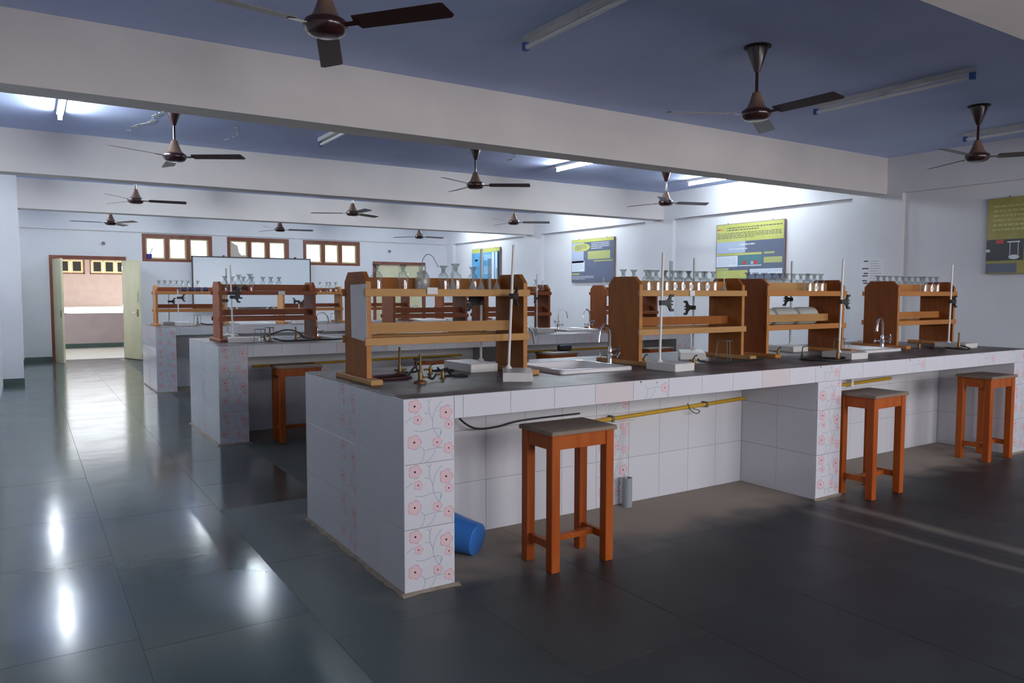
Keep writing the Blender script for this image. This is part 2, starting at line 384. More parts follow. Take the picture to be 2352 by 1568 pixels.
for a, b in WN: m.box(xs, a, 0, 4, .4, 3.75); m.box(a, b, 0, 4, .4, 2.56); m.box(a, b, 0, 4, 3.42, 3.75); xs = b
m.box(xs, 5.7, 0, 4, .4, 3.75); m.build('wall', 'pink_plaster', ob)
MB().box(-4.2, 5.9, -2.6, 4.2, 3.75, 3.95).build('shading_roof', 'pink_plaster', ob)  # deep overhang out of view, added to keep sky light off the wall
for a, b in WN:
    wv = MB().box(a, a+.06, -.04, .1, 2.56, 3.42).box(b-.06, b, -.04, .1, 2.56, 3.42).box(a, b, -.04, .1, 2.56, 2.62).box(a, b, -.04, .1, 3.36, 3.42).build('window', 'door_frame_brown', ob)
    n = round((b-a)/.68)
    for k in range(n):
        u0 = a+.06+k*(b-a-.12)/n; u1 = a+.06+(k+1)*(b-a-.12)/n
        sh = MB().box(u0+.02, u0+.12, -.02, .06, 2.62, 3.36).box(u1-.12, u1-.02, -.02, .06, 2.62, 3.36).box(u0+.12, u1-.12, -.02, .06, 2.62, 2.72).box(u0+.12, u1-.12, -.02, .06, 3.26, 3.36).build('sash', 'sash_cream', wv)
        MB().box(u0+.12, u1-.12, .03, .05, 2.72, 3.26).build('pane', 'dark_gap', wv)

# ------------------------------------------------------------------ benches
FL = [(.21,.12,.036),(.825,.25,.038),(.27,.33,.025),(.88,.44,.024),(.20,.667,.038),(.65,.70,.027),(.88,.81,.030)]
VN = [[(.74,.07),(.62,.19),(.56,.36),(.58,.48),(.68,.62),(.74,.53)], [(.50,.07),(.49,.2),(.56,.36)], [(.21,.49),(.37,.51),(.57,.48),(.72,.5),(.71,.58)],
      [(.0,.37),(.16,.28)], [(.3,.73),(.39,.81),(.36,.95),(.28,1.0)], [(.39,.81),(.57,.79),(.76,.79)], [(.40,1.0),(.53,.93),(.61,.81)], [(.95,.9),(.96,1.0)], [(.44,.03),(.50,.07),(.53,.02)], [(.40,.23),(.49,.25)]]
def flower_tile_mesh(w, h, crop=1.0, rest=('tile_white',)):
    """tile in local x (width) / z (height), face towards -y"""
    m = MB().bbox(.0012, w-.0012, 0, .009, .0012, h*crop-.0012, .0012)
    y = -.0004
    def disc(cx, cz, r, petals, mi, yy, n=40):
        m.mi(mi); vs = []
        for k in range(n):
            a = 2*PI*k/n; rr = r*(.70+.30*math.sqrt(abs(math.cos(2.5*a)))) if petals else r
            vs.append((cx+rr*math.cos(a), yy, cz+rr*math.sin(a)))
        if all(.001 < v[0] < w-.001 and .001 < v[2] < h*crop-.001 for v in vs): m.add(vs, [tuple(range(n))])
    for pl in VN:
        pts = smoothpath([(u*w, y, (1-v)*h) for u, v in pl], 4)
        for a, b in zip(pts, pts[1:]):
            if max(a.z, b.z) > h*crop-.002 or min(a.z, b.z) < .002 or min(a.x, b.x) < .001: continue
            d = (b-a).normalized(); nn = Vector((-d.z, 0, d.x))*.0011
            m.mi(4).add([a-nn, b-nn, b+nn, a+nn], [(0,1,2,3)])
    for u, v, r in FL:
        disc(u*w, (1-v)*h, r*w/.27*.98, True, 2, y-.0001); disc(u*w, (1-v)*h, r*w/.27*.88, True, 1, y-.0003); disc(u*w, (1-v)*h, .0055 if r > .03 else .004, False, 3, y-.0005, 8)
    return m.mesh('flower_tile', ['tile_white', 'flower_pink', 'flower_rim', 'flower_eye', 'vine_blue'])
TM = {}
def plain_tile(w, h, mt='tile_white'):
    k = (round(w,3), round(h,3), mt)
    if k not in TM: TM[k] = MB().bbox(.0008, w-.0008, 0, .009, .0008, h-.0008, .0008).mesh('tile', mt)
    return TM[k]
def ftile(w, h, crop=1.0):
    k = ('f', round(w,3), round(h,3), crop)
    if k not in TM: TM[k] = flower_tile_mesh(w, h, crop)
    return TM[k]
HT, SZ = .951, .836
PIL = [(0, .273), (3.156, 3.43), (6.0, BL)]
SINKS = [(1.28, 1.87, .475, 1.055), (4.48, 5.02, .475, 1.055)]     # local x0 x1 y0 y1
ROW = .317
def make_bench(i, full):
    bx, by = BENCHES[i]
    lab = ['white tiled lab bench with grey stone top and three wooden stools along its open front',
           'white tiled lab bench in the middle row behind the rack with the paper sheet',
           'white tiled lab bench in the last row below the whiteboard'][i]
    t = thing('lab_bench', lab, 'bench', (bx, by, 0), 0, 'tiled lab benches')
    e = .009
    m = MB()
    for a, b in PIL: m.box(a+e, b-e, e, BD-e, 0, SZ)
    m.box(.2, BL-.2, .665+e, .825, 0, SZ)
    xs = e
    def slabs(m, z0, z1, x0, x1, y0, y1):
        xs = x0
        for (a, b, c, d) in SINKS:
            m.box(xs, a+.03, y0, y1, z0, z1); m.box(a+.03, b-.03, y0, c+.03, z0, z1); m.box(a+.03, b-.03, d-.03, y1, z0, z1); xs = b-.03
        m.box(xs, x1, y0, y1, z0, z1)
    slabs(m, SZ, .943, e, BL-e, e, BD-e)
    m.build('masonry_core', 'tile_grout', t)
    m = MB(); slabs(m, .943, .9525, .004, BL, .004, BD); m.build('worktop', 'worktop_stone', t)
    # broken mortar along the open end of the top
    m = MB(); rnd = random.Random(3+i); y = .12
    while y < 1.44:
        l = rnd.uniform(.05, .12); w = rnd.uniform(.012, .05); m.bbox(.0, w, y, y+l, .9445, .9528, .003); y += l
    m.build('chipped_edge', 'worktop_chip', t)
    # mortar fillet at the foot of the end wall and pillars
    rnd = random.Random(9+i)
    def run(p, q, n):
        m = MB()
        p, q = Vector(p), Vector(q); d = (q-p)/n; o = Vector((d.y, -d.x)).normalized(); ws = [rnd.uniform(.012, .034) for _ in range(n+1)]
        for k in range(n):
            a, b = p+d*k, p+d*(k+1); a2, b2 = a+o*ws[k], b+o*ws[k+1]
            m.add([(a.x, a.y, 0), (b.x, b.y, 0), (b2.x, b2.y, 0), (a2.x, a2.y, 0), (a.x, a.y, .012), (b.x, b.y, .012), (b2.x, b2.y, .0015), (a2.x, a2.y, .0015)],
                  [(3,2,1,0), (4,5,6,7), (0,1,5,4), (1,2,6,5), (2,3,7,6), (3,0,4,7)])
        m.build('mortar_fillet', 'mortar', t)
    run((0, BD), (0, -.01), 26)
    for a, b in PIL: run((a-.02, 0), (b+.02, 0), 6)
    # front edge strip
    x = 0; k = 0; pat = {}
    xs = [0, .273, .323]+[.323+.28*j for j in range(1, 22)]; xs = [a for a in xs if a < BL-.05]+[BL]
    for a, b in zip(xs, xs[1:]):
        if a < .01: continue
        w = b-a; c = (a+b)/2
        if w < .2: me = plain_tile(w, HT-SZ)
        elif any(p0-.05 < c < p1+.05 for p0, p1 in PIL[1:]) or 1.42 < c < 1.70 or 5.3 < c < 5.56 or 4.2 < c < 4.4: me = ftile(w, .317, round((HT-SZ)/.317, 3))
        elif 1.14 < c < 1.42 or 2.6 < c < 2.85: me = plain_tile(w, HT-SZ, 'tile_pinkish')
        else: me = plain_tile(w, HT-SZ)
        link('edge_tile', me, t, (a, 0, SZ))
    # pillars
    for q, (a, b) in enumerate(PIL):
        top = HT if q == 0 else SZ
        z = 0
        while z < top-.02:
            h = min(ROW, top-z); link('flower_tile', ftile(b-a, ROW, round(h/ROW, 3)), t, (a, 0, z)); z += h
    # end wall facing the aisle
    cols = [(0, .31, 0), (.31, .62, 0), (.62, .87, 1), (.87, 1.18, 0), (1.18, BD, 0)]
    for (c0, c1, f) in cols:
        for r in range(3):
            w = c1-c0
            me = ftile(w, ROW) if f else plain_tile(w, ROW)
            link('flower_tile' if f else 'wall_tile', me, t, (0, c1, r*ROW), (0, 0, -PI/2))
    # spine wall and pillar cheeks in the knee spaces
    if full:
        for (a, b) in ((PIL[0][1], PIL[1][0]), (PIL[1][1], PIL[2][0])):
            n = round((b-a)/.285); w = (b-a)/n
            for c in range(n):
                for r in range(3):
                    h = ROW if r < 2 else SZ-2*ROW
                    fl_ = (a < 1 and c == 5)
                    link('flower_tile' if fl_ else 'wall_tile', ftile(w, ROW, round(h/ROW,3)) if fl_ else plain_tile(w, h), t, (a+c*w, .665, r*ROW))
        for (a, b) in PIL[1:]:
            for c in range(2):
                for r in range(3):
                    h = ROW if r < 2 else SZ-2*ROW; w = .656/2
                    link('wall_tile', plain_tile(w, h), t, (a, .009+(c+1)*w, r*ROW), (0, 0, -PI/2))
    else:
        MB().box(.3, PIL[1][0], .655, .674, 0, SZ).box(PIL[1][1], PIL[2][0], .655, .674, 0, SZ).build('spine_cladding', 'tile_white', t)
    return t
for i in range(3): make_bench(i, i == 0)
ZT = .953

# ------------------------------------------------------------------ stools
def make_stool(label, group, loc, rz=0):
    t = thing('lab_stool', label, 'stool', loc, rz, group); H = .745; hw, hd = .18, .115; s = .027
    MB().bbox(-.2175, .2175, -.156, .156, H-.024, H, .004).build('seat', 'stool_seat', t)
    MB().box(-.216, .216, -.1545, .1545, H-.023, H-.004).build('seat_edge', 'stool_wood', t)
    for sx in (-1, 1):
        for sy in (-1, 1):
            MB().bbox(sx*hw-s, sx*hw+s, sy*hd-s, sy*hd+s, 0, H-.024, .003).build('leg', 'stool_wood', t)
    m = MB()
    for sy in (-1, 1): m.box(-hw+s, hw-s, sy*(hd+.012)-.009, sy*(hd+.012)+.009, H-.10, H-.024)
    for sx in (-1, 1): m.box(sx*(hw+.012)-.009, sx*(hw+.012)+.009, -hd+s, hd-s, H-.10, H-.024)
    m.build('apron', 'stool_wood', t)
    for sx in (-1, 1): MB().box(sx*hw-.012, sx*hw+.012, -hd+s, hd-s, .115, .155).build('stretcher', 'stool_wood', t)
    MB().box(-hw+.012, hw-.012, -.02, .02, .12, .15).build('stretcher', 'stool_wood', t)
    return t
st = make_stool('orange-brown wooden stool standing beside the blue bucket and yellow pipe', 'wooden lab stools', (2.455, 3.255, 0))
dup(st, (5.165, 3.185, 0), .03, 'orange-brown wooden stool beside the middle flowered pillar of the open-fronted bench')
dup(st, (7.155, 3.34, 0), -.02, 'orange-brown wooden stool against the last flowered pillar of the open-fronted bench')
dup(st, (2.25, 7.46, 0), 0, 'red-brown wooden stool behind the rack with the paper sheet, next to a flowered pillar')
dup(st, (3.80, 7.44, 0), 0, 'red-brown wooden stool seen between the uprights of the rack with funnels')
dup(st, (5.42, 7.42, 0), 0, 'red-brown wooden stool carrying loose papers and a black case')
dup(st, (7.02, 7.42, 0), 0, 'red-brown wooden stool seen below the shelf of the rack full of bottles')
pp = tag(MB().box(-.13, .13, -.10, .10, 0, .006).build('loose_papers', 'paper', None, (5.40, 7.42, .745), (0,0,.2)), 'loose white papers lying on a wooden stool behind the sink', 'paper')
MB().box(-.02, .12, -.02, .1, .006, .009).build('top_sheet', 'ink', pp)
bc = tag(MB().bbox(-.09, .09, -.05, .05, 0, .085, .02).build('black_case', 'iron_black', None, (5.56, 7.45, .752)), 'small black case standing on a wooden stool behind the sink', 'case')

# ------------------------------------------------------------------ racks
def make_rack(label, x0, x1, yc, side, edge, rail, toprail_y=0.0, group='wooden reagent racks'):
    t = thing('reagent_rack', label, 'rack', (x0, yc, ZT), 0, group); Lr = x1-x0; th = .028; hd = .165; H = .62
    for k, (a, b) in enumerate(((0, th), (Lr-th, Lr))):
        c = .055
        u = MB().prism([(-hd, .03), (hd, .03), (hd, H-c), (hd-c, H), (-hd+c, H), (-hd, H-c)], 'x', a, b).build('upright', side, t)
        MB().box(a-.0005, b+.0005, -hd-.002, -hd+.0005, .03, H-c).build('edge_lipping', 'rack_orange' if edge == 'rack_ply' else edge, u)
        MB().bbox((a+b)/2-.036, (a+b)/2+.036, -.275, .275, 0, .03, .004).build('foot', edge, t)
    for z in (.213, .485):
        sh = MB().box(th, Lr-th, -hd+.006, hd-.006, z, z+.022).build('shelf', side, t)
        for s in (-1, 1): MB().bbox(-.012, Lr+.012, s*(hd+.008)-.008, s*(hd+.008)+.008, z-.003, z+.040, .002).build('lath', edge, t)
    MB().box(th, Lr-th, toprail_y-.01, toprail_y+.01, .527, .594).build('rail', rail[0], t)
    MB().box(th, Lr-th, -.03, -.01, .268, .330).build('rail', rail[1], t)
    return t
YC = 4.095
RK = {}
RK['A'] = make_rack('orange wooden rack with a paper sheet pinned on its end, holding glass funnels', 1.575, 2.64, YC, 'rack_side', 'rack_ply', ('rack_side', 'rack_ply'), .12)
RK['B'] = make_rack('orange wooden rack crowded with reagent bottles beside the white sink', 3.575, 4.65, YC, 'rack_side', 'rack_ply', ('rack_orange', 'rack_side'))
RK['C'] = make_rack('orange wooden rack with three pale plastic jars lying on its lower shelf', 4.915, 5.925, YC, 'rack_side_dark', 'rack_orange', ('rack_ply', 'rack_ply'))
RK['D'] = make_rack('orange wooden rack at the wall end of the bench with a faucet in front', 6.735, 7.735, YC, 'rack_side_dark', 'rack_orange', ('rack_orange', 'rack_orange'))
R2 = 'red-brown wooden rack on the middle bench '
RK['E'] = make_rack(R2+'with a bottle of dark liquid', 1.68, 2.69, 8.34, 'rack_red', 'rack_red', ('rack_red', 'rack_red'))
RK['F'] = make_rack(R2+'seen through the rack with funnels', 3.61, 4.60, 8.34, 'rack_red', 'rack_red', ('rack_red', 'rack_red'))
RK['G'] = make_rack(R2+'with a round glass flask on top', 4.85, 5.86, 8.34, 'rack_side_dark', 'rack_side_dark', ('rack_side', 'rack_red'))
RK['H'] = make_rack(R2+'below the poster with a lime oval', 6.80, 7.79, 8.34, 'rack_side_dark', 'rack_red', ('rack_red', 'rack_red'))
R3 = 'brown wooden rack on the last bench '
RK['I'] = make_rack(R3+'holding a blue test tube rack', 1.68, 2.70, 12.83, 'rack_orange', 'rack_orange', ('rack_red', 'rack_red'))
RK['J'] = make_rack(R3+'with four small bottles at its end', 3.61, 4.64, 12.83, 'rack_orange', 'rack_orange', ('rack_red', 'rack_red'))
RK['K'] = make_rack(R3+'in front of the closed cream door', 4.90, 5.92, 12.83, 'rack_red', 'rack_red', ('rack_red', 'rack_red'))
RK['L'] = make_rack(R3+'at the wall end of the bench', 6.60, 7.60, 12.83, 'rack_red', 'rack_red', ('rack_red', 'rack_red'))
tag(MB().add([(-.001,-.115,0),(-.001,.115,.015),(-.001,.125,.315),(-.001,-.12,.32),(.0,-.115,0),(.0,.115,.015),(.0,.125,.315),(.0,-.12,.32)],
    [(0,1,2,3),(7,6,5,4),(0,4,5,1),(1,5,6,2),(2,6,7,3),(3,7,4,0)]).build('paper_sheet', 'paper', None, (1.5735, 4.035, 1.185)), 'white paper sheet pinned on the end of an orange wooden rack', 'paper')
for lx, ly, z, w, l in ((1.937, 3.904, 1.448, .066, 'small white label stuck under the glass funnels on the rack edge'), (4.04, 3.904, 1.437, .05, 'small white label on the shelf edge of the crowded bottle rack')):
    tag(MB().box(0, w, 0, .001, 0, .038).build('shelf_label', 'paper', None, (lx, ly+.0025, z)), l, 'label')
tag(MB().box(0, .07, 0, .001, 0, .04).build('shelf_label', 'paper', None, (2.28, 8.1545, 1.437)), 'small white label on the shelf edge of the middle bench rack', 'label')
tag(MB().bbox(-.06, .06, -.03, .03, 0, .012, .002).build('small_box', 'paper', None, (4.12, 4.01, ZT+.235)), 'small flat pale box on the lower shelf of the bottle rack', 'box')

# ------------------------------------------------------------------ bottles and glassware on the racks (shelf top at ZT+.507)
ZS = ZT+.507
bproto = {}
def make_bottle(key, liquid=None, label=False):
    t = link('reagent_bottle', None)
    MB().lathe([(.0, .002), (.030, .0), (.0365, .004), (.0365, .090), (.0345, .102), (.028, .114), (.018, .122), (.014, .128), (.0135, .142), (.019, .145)], 20, caps=False).build('body', 'glass_clear', t, smooth=True)
    MB().lathe([(.010, .125), (.011, .145), (.015, .155), (.024, .163), (.027, .167), (.027, .171), (.0, .172)], 18).build('stopper', 'stopper_glass', t, smooth=True)
    if liquid: MB().lathe([(.0, .003), (.032, .003), (.0345, .006), (.0345, .06), (0, .06)], 18).build('liquid', liquid, t, smooth=True)
    if label:
        m = MB(); n = 6
        vs = []
        for k in range(n+1):
            a = -PI/2-.55+1.1*k/n; vs += [(.0367*math.cos(a), .0367*math.sin(a), .034), (.0367*math.cos(a), .0367*math.sin(a), .062)]
        m.add(vs, [(2*k, 2*k+2, 2*k+3, 2*k+1) for k in range(n)]); m.build('paper_label', 'paper', t)
    return t
for k, l, lb in (('clear', None, False), ('label', None, True), ('dark', 'liquid_blue', False), ('red', 'liquid_red', False)):
    bproto[k] = [make_bottle(k, l, lb), False]
def bottle(x, y, kind, label, group, z=ZS, s=1.0, rz=0):
    pr, used = bproto[kind]
    if not used: o = pr; bproto[kind][1] = True; o.location = (x, y, z); o.rotation_euler = (0,0,rz)
    else: o = dup(pr, (x, y, z), rz)
    tag(o, label, 'bottle', group); o.scale = (s, s, s); return o
ORD = ['first', 'second', 'third', 'fourth', 'fifth', 'sixth', 'seventh', 'eighth', 'ninth', 'tenth']
def row(xs, y, kinds, where, group, s=1.0, what='flat-stoppered glass bottle', turn=False):
    for k, x in enumerate(xs):
        kd = kinds if isinstance(kinds, str) else kinds[k]; sc = s if isinstance(s, (int, float)) else s[k]
        bottle(x, y, kd, '%s %s%s, %s' % (ORD[k], 'labelled ' if kd == 'label' else '', what, where), group, s=sc, rz=random.uniform(-.3, .5) if turn else 0)
row((1.735, 1.905, 2.175, 2.26, 2.385), 4.165, 'clear', 'counted from the pinned paper sheet, behind the funnels', 'bottles behind the funnels', (.97, .97, .95, 1.03, .93))
row((3.71, 3.80, 3.885, 3.965, 4.045, 4.125, 4.21, 4.30, 4.385), 4.005, ('clear', 'clear', 'clear', 'label', 'label', 'label', 'clear', 'label', 'clear'), 'counted from the sink, front row of the crowded rack', 'bottles on the crowded rack', .94, turn=True)
row((3.64, 3.74, 3.90, 4.045, 4.19, 4.30, 4.46), 4.175, 'clear', 'counted from the sink, back row of the crowded rack', 'bottles on the crowded rack', .98)
row((4.98, 5.075, 5.185, 5.29, 5.385, 5.475, 5.57, 5.665, 5.745), 4.18, 'clear', 'counted from the crowded rack, back row above the jars', 'bottles above the pale jars', .98)
row((5.52, 5.60, 5.685), 4.0, ('clear', 'label', 'clear'), 'counted from the crowded rack, front row above the jars', 'bottles above the pale jars', .95)
row((6.82, 6.92, 7.02, 7.13, 7.24, 7.35, 7.46, 7.56), 4.18, 'clear', 'counted from the faucet, back row of the end rack', 'bottles on the end rack', .98)
row((7.28, 7.39, 7.50), 3.995, ('clear', 'label', 'clear'), 'counted from the faucet, front row of the end rack', 'bottles on the end rack', .95)
bottle(1.755, 8.25, 'clear', 'glass bottle beside the end upright of the middle bench rack, before the dark liquid', 'bottles on the middle bench rack', s=1.0)
row((1.87, 1.985, 2.075, 2.19, 2.275, 2.365), 8.43, 'clear', 'counted from the aisle, back row of the middle bench rack', 'bottles on the middle bench rack', 1.0)
bottle(1.895, 8.25, 'dark', 'glass bottle of dark blue liquid on the middle bench rack', None, s=1.1)
bottle(2.01, 8.25, 'red', 'glass bottle of red liquid on the middle bench rack', None, s=1.15)
row((1.76, 1.845, 1.93, 2.015, 2.10, 2.18, 2.33), 12.90, 'clear', 'counted from the aisle, above the blue tube rack', 'bottles above the blue tube rack', 1.12)
row((4.29, 4.41, 4.47, 4.57), 12.80, ('clear', 'clear', 'label', 'label'), 'counted from the whiteboard, on the last bench', 'bottles on the last bench', 1.1)
bottle(5.70, 8.28, 'label', 'clear glass bottle beside a round glass flask on a middle bench rack', None, s=1.05)
bottle(7.12, 8.40, 'clear', 'clear glass bottle beside small beakers on a middle bench rack', None, s=1.0)
# wash bottle
t = thing('wash_bottle', 'frosted plastic wash bottle with a long bent nozzle among the glass bottles', 'bottle', (2.03, 4.16, ZS))
MB().lathe([(0, 0), (.042, 0), (.045, .005), (.045, .085), (.036, .115), (.02, .128), (.019, .14)], 20, caps=False).build('body', 'glass_frost', t, smooth=True)
MB().lathe([(.022, .135), (.022, .155), (.010, .165), (.004, .168)], 14).build('cap', 'glass_frost', t, smooth=True)
MB().tube(smoothpath([(0,0,.165), (.003,0,.195), (.02,-.005,.222), (.04,-.01,.228), (.062,-.015,.215), (.085,-.02,.175), (.098,-.022,.15)]), .0022, 6).build('nozzle', 'wire_grey', t, smooth=True)
# upside-down funnels
def funnel(x, y, label, group, z=ZS, s=1.0):
    t = thing('glass_funnel', label, 'funnel', (x, y, z), 0, group)
    MB().lathe([(.036, 0), (.034, .003), (.006, .062)], 20, caps=False).build('cone', 'glass_frost', t, smooth=True)
    MB().lathe([(.006, .062), (.0042, .07), (.0038, .15)], 8, caps=False).build('stem', 'glass_frost', t, smooth=True); t.scale = (s,)*3
funnel(1.945, 3.99, 'upturned glass funnel standing just over the white shelf label', 'upturned funnels')
funnel(2.145, 3.99, 'upturned glass funnel before the tallest bottle of the funnel rack', 'upturned funnels')
for k, x in enumerate((2.29, 2.365, 2.46)): funnel(x, 4.0+.03*(k == 1), ORD[k]+' small upturned funnel, counted towards the retort stand rod', 'upturned funnels', s=.98)
funnel(4.50, 4.0, 'upturned glass funnel at the end of the crowded bottle rack', None)
def cylinder(x, y, h, r, label, z=ZS):
    t = thing('measuring_cylinder', label, 'cylinder', (x, y, z))
    MB().lathe([(r*1.7, 0), (r*1.7, .006), (r, .010)], 12).build('base', 'glass_clear', t, smooth=True)
    MB().lathe([(r, .010), (r, h), (r*1.15, h+.004)], 14, caps=False).build('body', 'glass_frost', t, smooth=True)
cylinder(2.505, 4.16, .21, .012, 'tall glass measuring cylinder next to the blue poster on the funnel rack')
cylinder(4.118, 4.18, .235, .014, 'tall glass measuring cylinder rising above the crowded bottle rack')
cylinder(6.95, 8.40, .22, .012, 'thin white measuring cylinder on the rack below the lime oval poster')
def beaker(x, y, s, label, group, z=ZS):
    t = thing('beaker', label, 'beaker', (x, y, z), 0, group)
    MB().lathe([(0, .001), (.026, 0), (.028, .004), (.028, .06), (.031, .064)], 16, caps=False).build('body', 'glass_frost', t, smooth=True); t.scale = (s,)*3
for k, (x, y) in enumerate(((2.44, 8.43), (2.50, 8.40), (2.56, 8.43), (2.615, 8.40))): beaker(x, y, .95, ORD[k]+' small glass beaker after the bottles of the middle bench rack', 'beakers on the middle bench rack')
for k, (x, y) in enumerate(((6.88, 8.40), (7.0, 8.43), (7.055, 8.40))): beaker(x, y, .85, ORD[k]+' small glass beaker below the poster with a lime oval', 'beakers below the oval poster')
t = thing('round_flask', 'round-bottomed glass flask with long neck on a middle bench rack', 'flask', (5.80, 8.27, ZS))
MB().lathe([(0, 0), (.025, .006), (.043, .03), (.046, .05), (.040, .075), (.022, .095), (.013, .105), (.012, .165), (.016, .17)], 20, caps=False).build('body', 'glass_clear', t, smooth=True)
t = thing('test_tube_rack', 'blue test tube rack on a rack of the last bench', 'tube rack', (2.02, 12.76, ZS))
MB().box(0, .44, -.03, .03, 0, .01).box(0, .44, -.03, .03, .062, .07).box(0, .01, -.03, .03, 0, .07).box(.43, .44, -.03, .03, 0, .07).build('frame', 'tube_rack_blue', t)
for k in range(12): MB().lathe([(.009, .011), (.010, .02), (.010, .085), (.012, .088)], 8).build('test_tube', 'liquid_blue' if k % 3 else 'glass_frost', t, (.03+k*.035, 0, 0))
# pale plastic jars lying on the lower shelf of rack C
def jar(x, label, group):
    t = thing('plastic_jar', label, 'jar', (x, 4.168, ZT+.235+.076), 0, group)
    MB().lathe([(0, 0), (.065, 0), (.076, .014), (.076, .22), (.066, .245), (.05, .25), (.05, .275), (0, .277)], 24).build('body', 'jar_plastic', t, (.277, 0, 0), (0, -PI/2, 0), smooth=True)
    for q in (.07, .17): MB().lathe([(.0762, -.002), (.0775, 0), (.0762, .002)], 24, caps=False).build('moulded_rib', 'jar_plastic', t, (.277-q, 0, 0), (0, -PI/2, 0))
for k, x in enumerate((4.95, 5.245, 5.54)): jar(x, ORD[k]+' pale plastic jar lying on the rack shelf, counted from the crowded bottle rack', 'plastic jars lying on the rack')
# small tools left on lower shelves
def tool(x, y, z, l, a, label, r=.005, mt='iron_black'):
    tag(MB().tube([(0,0,r), (l*.5,.006,r), (l,0,r)], r, 6).build('metal_tool', mt, None, (x, y, z), (0,0,a)), label, 'tool')
for k, (x, l) in enumerate(((1.66, .09), (1.86, .14), (2.02, .16), (2.20, .13))): tool(x, 4.02+.015*k, ZT+.2355, l, .06*(k-1), ORD[k]+' dark metal tool on the lower shelf of the funnel rack, from the paper sheet')
for o in [o for o in COL.objects if o.name.startswith('metal_tool')]: o['group'] = 'tools on the lower shelf'
tool(6.86, 4.02, ZT+.2355, .32, .05, 'dark metal tongs lying on the lower shelf of the end rack')

# ------------------------------------------------------------------ sinks and faucets
def sink(i, k, label):
    bx, by = BENCHES[i]; a, b, c, d = SINKS[k]; w = b-a; dp = d-c
    t = thing('sink', label, 'sink', (bx+a, by+c, ZT), 0, 'white ceramic bench sinks')
    m = MB(); n = 6
    def ring(inset, z, r):
        pts = []
        for (cx, cy, a0) in ((w-inset-r, dp-inset-r, 0), (inset+r, dp-inset-r, 90), (inset+r, inset+r, 180), (w-inset-r, inset+r, 270)):
            for q in range(n+1):
                th = math.radians(a0+90*q/n); pts.append((cx+r*math.cos(th), cy+r*math.sin(th), z))
        return pts
    prof = [(0, .0005, .03), (0, .020, .03), (.006, .026, .03), (.030, .027, .03), (.038, .022, .05), (.045, -.02, .06), (.060, -.09, .06), (.10, -.10, .05)]
    for q in prof: m.v += ring(*q)
    N = 4*(n+1)
    for j in range(len(prof)-1):
        for q in range(N): m.f.append((j*N+q, j*N+(q+1)%N, (j+1)*N+(q+1)%N, (j+1)*N+q))
    m.f.append(tuple((len(prof)-1)*N+q for q in range(N))); m.m = [0]*len(m.f)
    m.build('basin', 'porcelain', t, smooth=True)
    MB().lathe([(.022, 0), (.022, .003), (0, .003)], 14, (w/2, dp/2, -.0998)).build('drain', 'chrome', t, smooth=True)
SLAB = [['white ceramic sink between the funnel rack and the crowded bottle rack', 'white ceramic sink between the jar rack and the end rack'],
        ['white ceramic sink on the middle bench beside the rack with dark liquid', 'white ceramic sink on the middle bench between two swan-neck faucets'],
        ['white ceramic sink on the last bench in front of the whiteboard', 'white ceramic sink on the last bench before the closed cream door']]
for i in range(3):
    for k in range(2): sink(i, k, SLAB[i][k])
def make_faucet():
    t = link('swan_neck_faucet', None); t.scale = (1.15, 1.15, 1.15)
    MB().lathe([(.030, 0), (.030, .006), (.016, .012), (.014, .04), (.019, .045), (.019, .075), (.013, .08), (.012, .11), (.009, .115)], 14).build('body', 'chrome', t, smooth=True)
    pts = [(0, 0, .11), (0, 0, .19)]+[(-.055+.055*math.cos(a), 0, .19+.055*math.sin(a)) for a in [PI*k/10 for k in range(1, 10)]]+[(-.112, 0, .185), (-.118, 0, .155)]
    MB().tube(pts, .0075, 10).build('spout', 'chrome', t, smooth=True)
    MB().tube([(-.117, 0, .162), (-.1195, 0, .145)], .010, 10).build('nozzle', 'chrome', t, smooth=True)
    for (d, z) in (((0, -1), .06), ((.35, -.93), .095), ((-.7, .7), .06)):
        dx, dy = d
        h = MB().tube([(0, 0, z), (dx*.055, dy*.055, z+.004)], .007, 8).build('tap_stem', 'chrome', t, smooth=True)
        c = Vector((dx*.06, dy*.06, z+.004)); sd = Vector((-dy, dx, 0)); up = Vector((0, 0, 1)); m = MB()
        for ang in (PI/4, -PI/4):
            v = (sd*math.cos(ang)+up*math.sin(ang))*.022; m.tube([c-v, c+v], .0042, 6)
        m.build('cross_handle', 'chrome', h, smooth=True)
    return t
fp = make_faucet(); fused = [False]
def faucet(x, y, rz, label):
    global fp
    if not fused[0]: fused[0] = True; o = fp; o.location = (x, y, ZT); o.rotation_euler = (0,0,rz)
    else: o = dup(fp, (x, y, ZT), rz)
    tag(o, label, 'faucet', 'swan-neck faucets')
faucet(3.435, 4.07, .25, 'chrome swan-neck faucet in front of the crowded bottle rack end')
faucet(2.722, 4.16, PI+.05, 'chrome swan-neck faucet half hidden by the funnel rack, over the sink')
faucet(6.575, 3.97, .2, 'chrome swan-neck faucet in front of the rack at the bench end')
faucet(6.16, 8.40, PI-.25, 'chrome swan-neck faucet on the middle bench behind a white stand base')
faucet(6.67, 8.36, .2, 'chrome swan-neck faucet on the middle bench beside the rack below the oval poster')
faucet(2.745, 8.30, PI, 'chrome swan-neck faucet on the middle bench beside the rack with dark liquid')
faucet(2.80, 12.85, PI, 'chrome swan-neck faucet on the last bench beside the rack with the blue tubes')
faucet(3.52, 12.85, 0, 'chrome swan-neck faucet on the last bench beside the rack with four small bottles')
faucet(6.06, 12.85, PI, 'chrome swan-neck faucet on the last bench before the closed cream door')

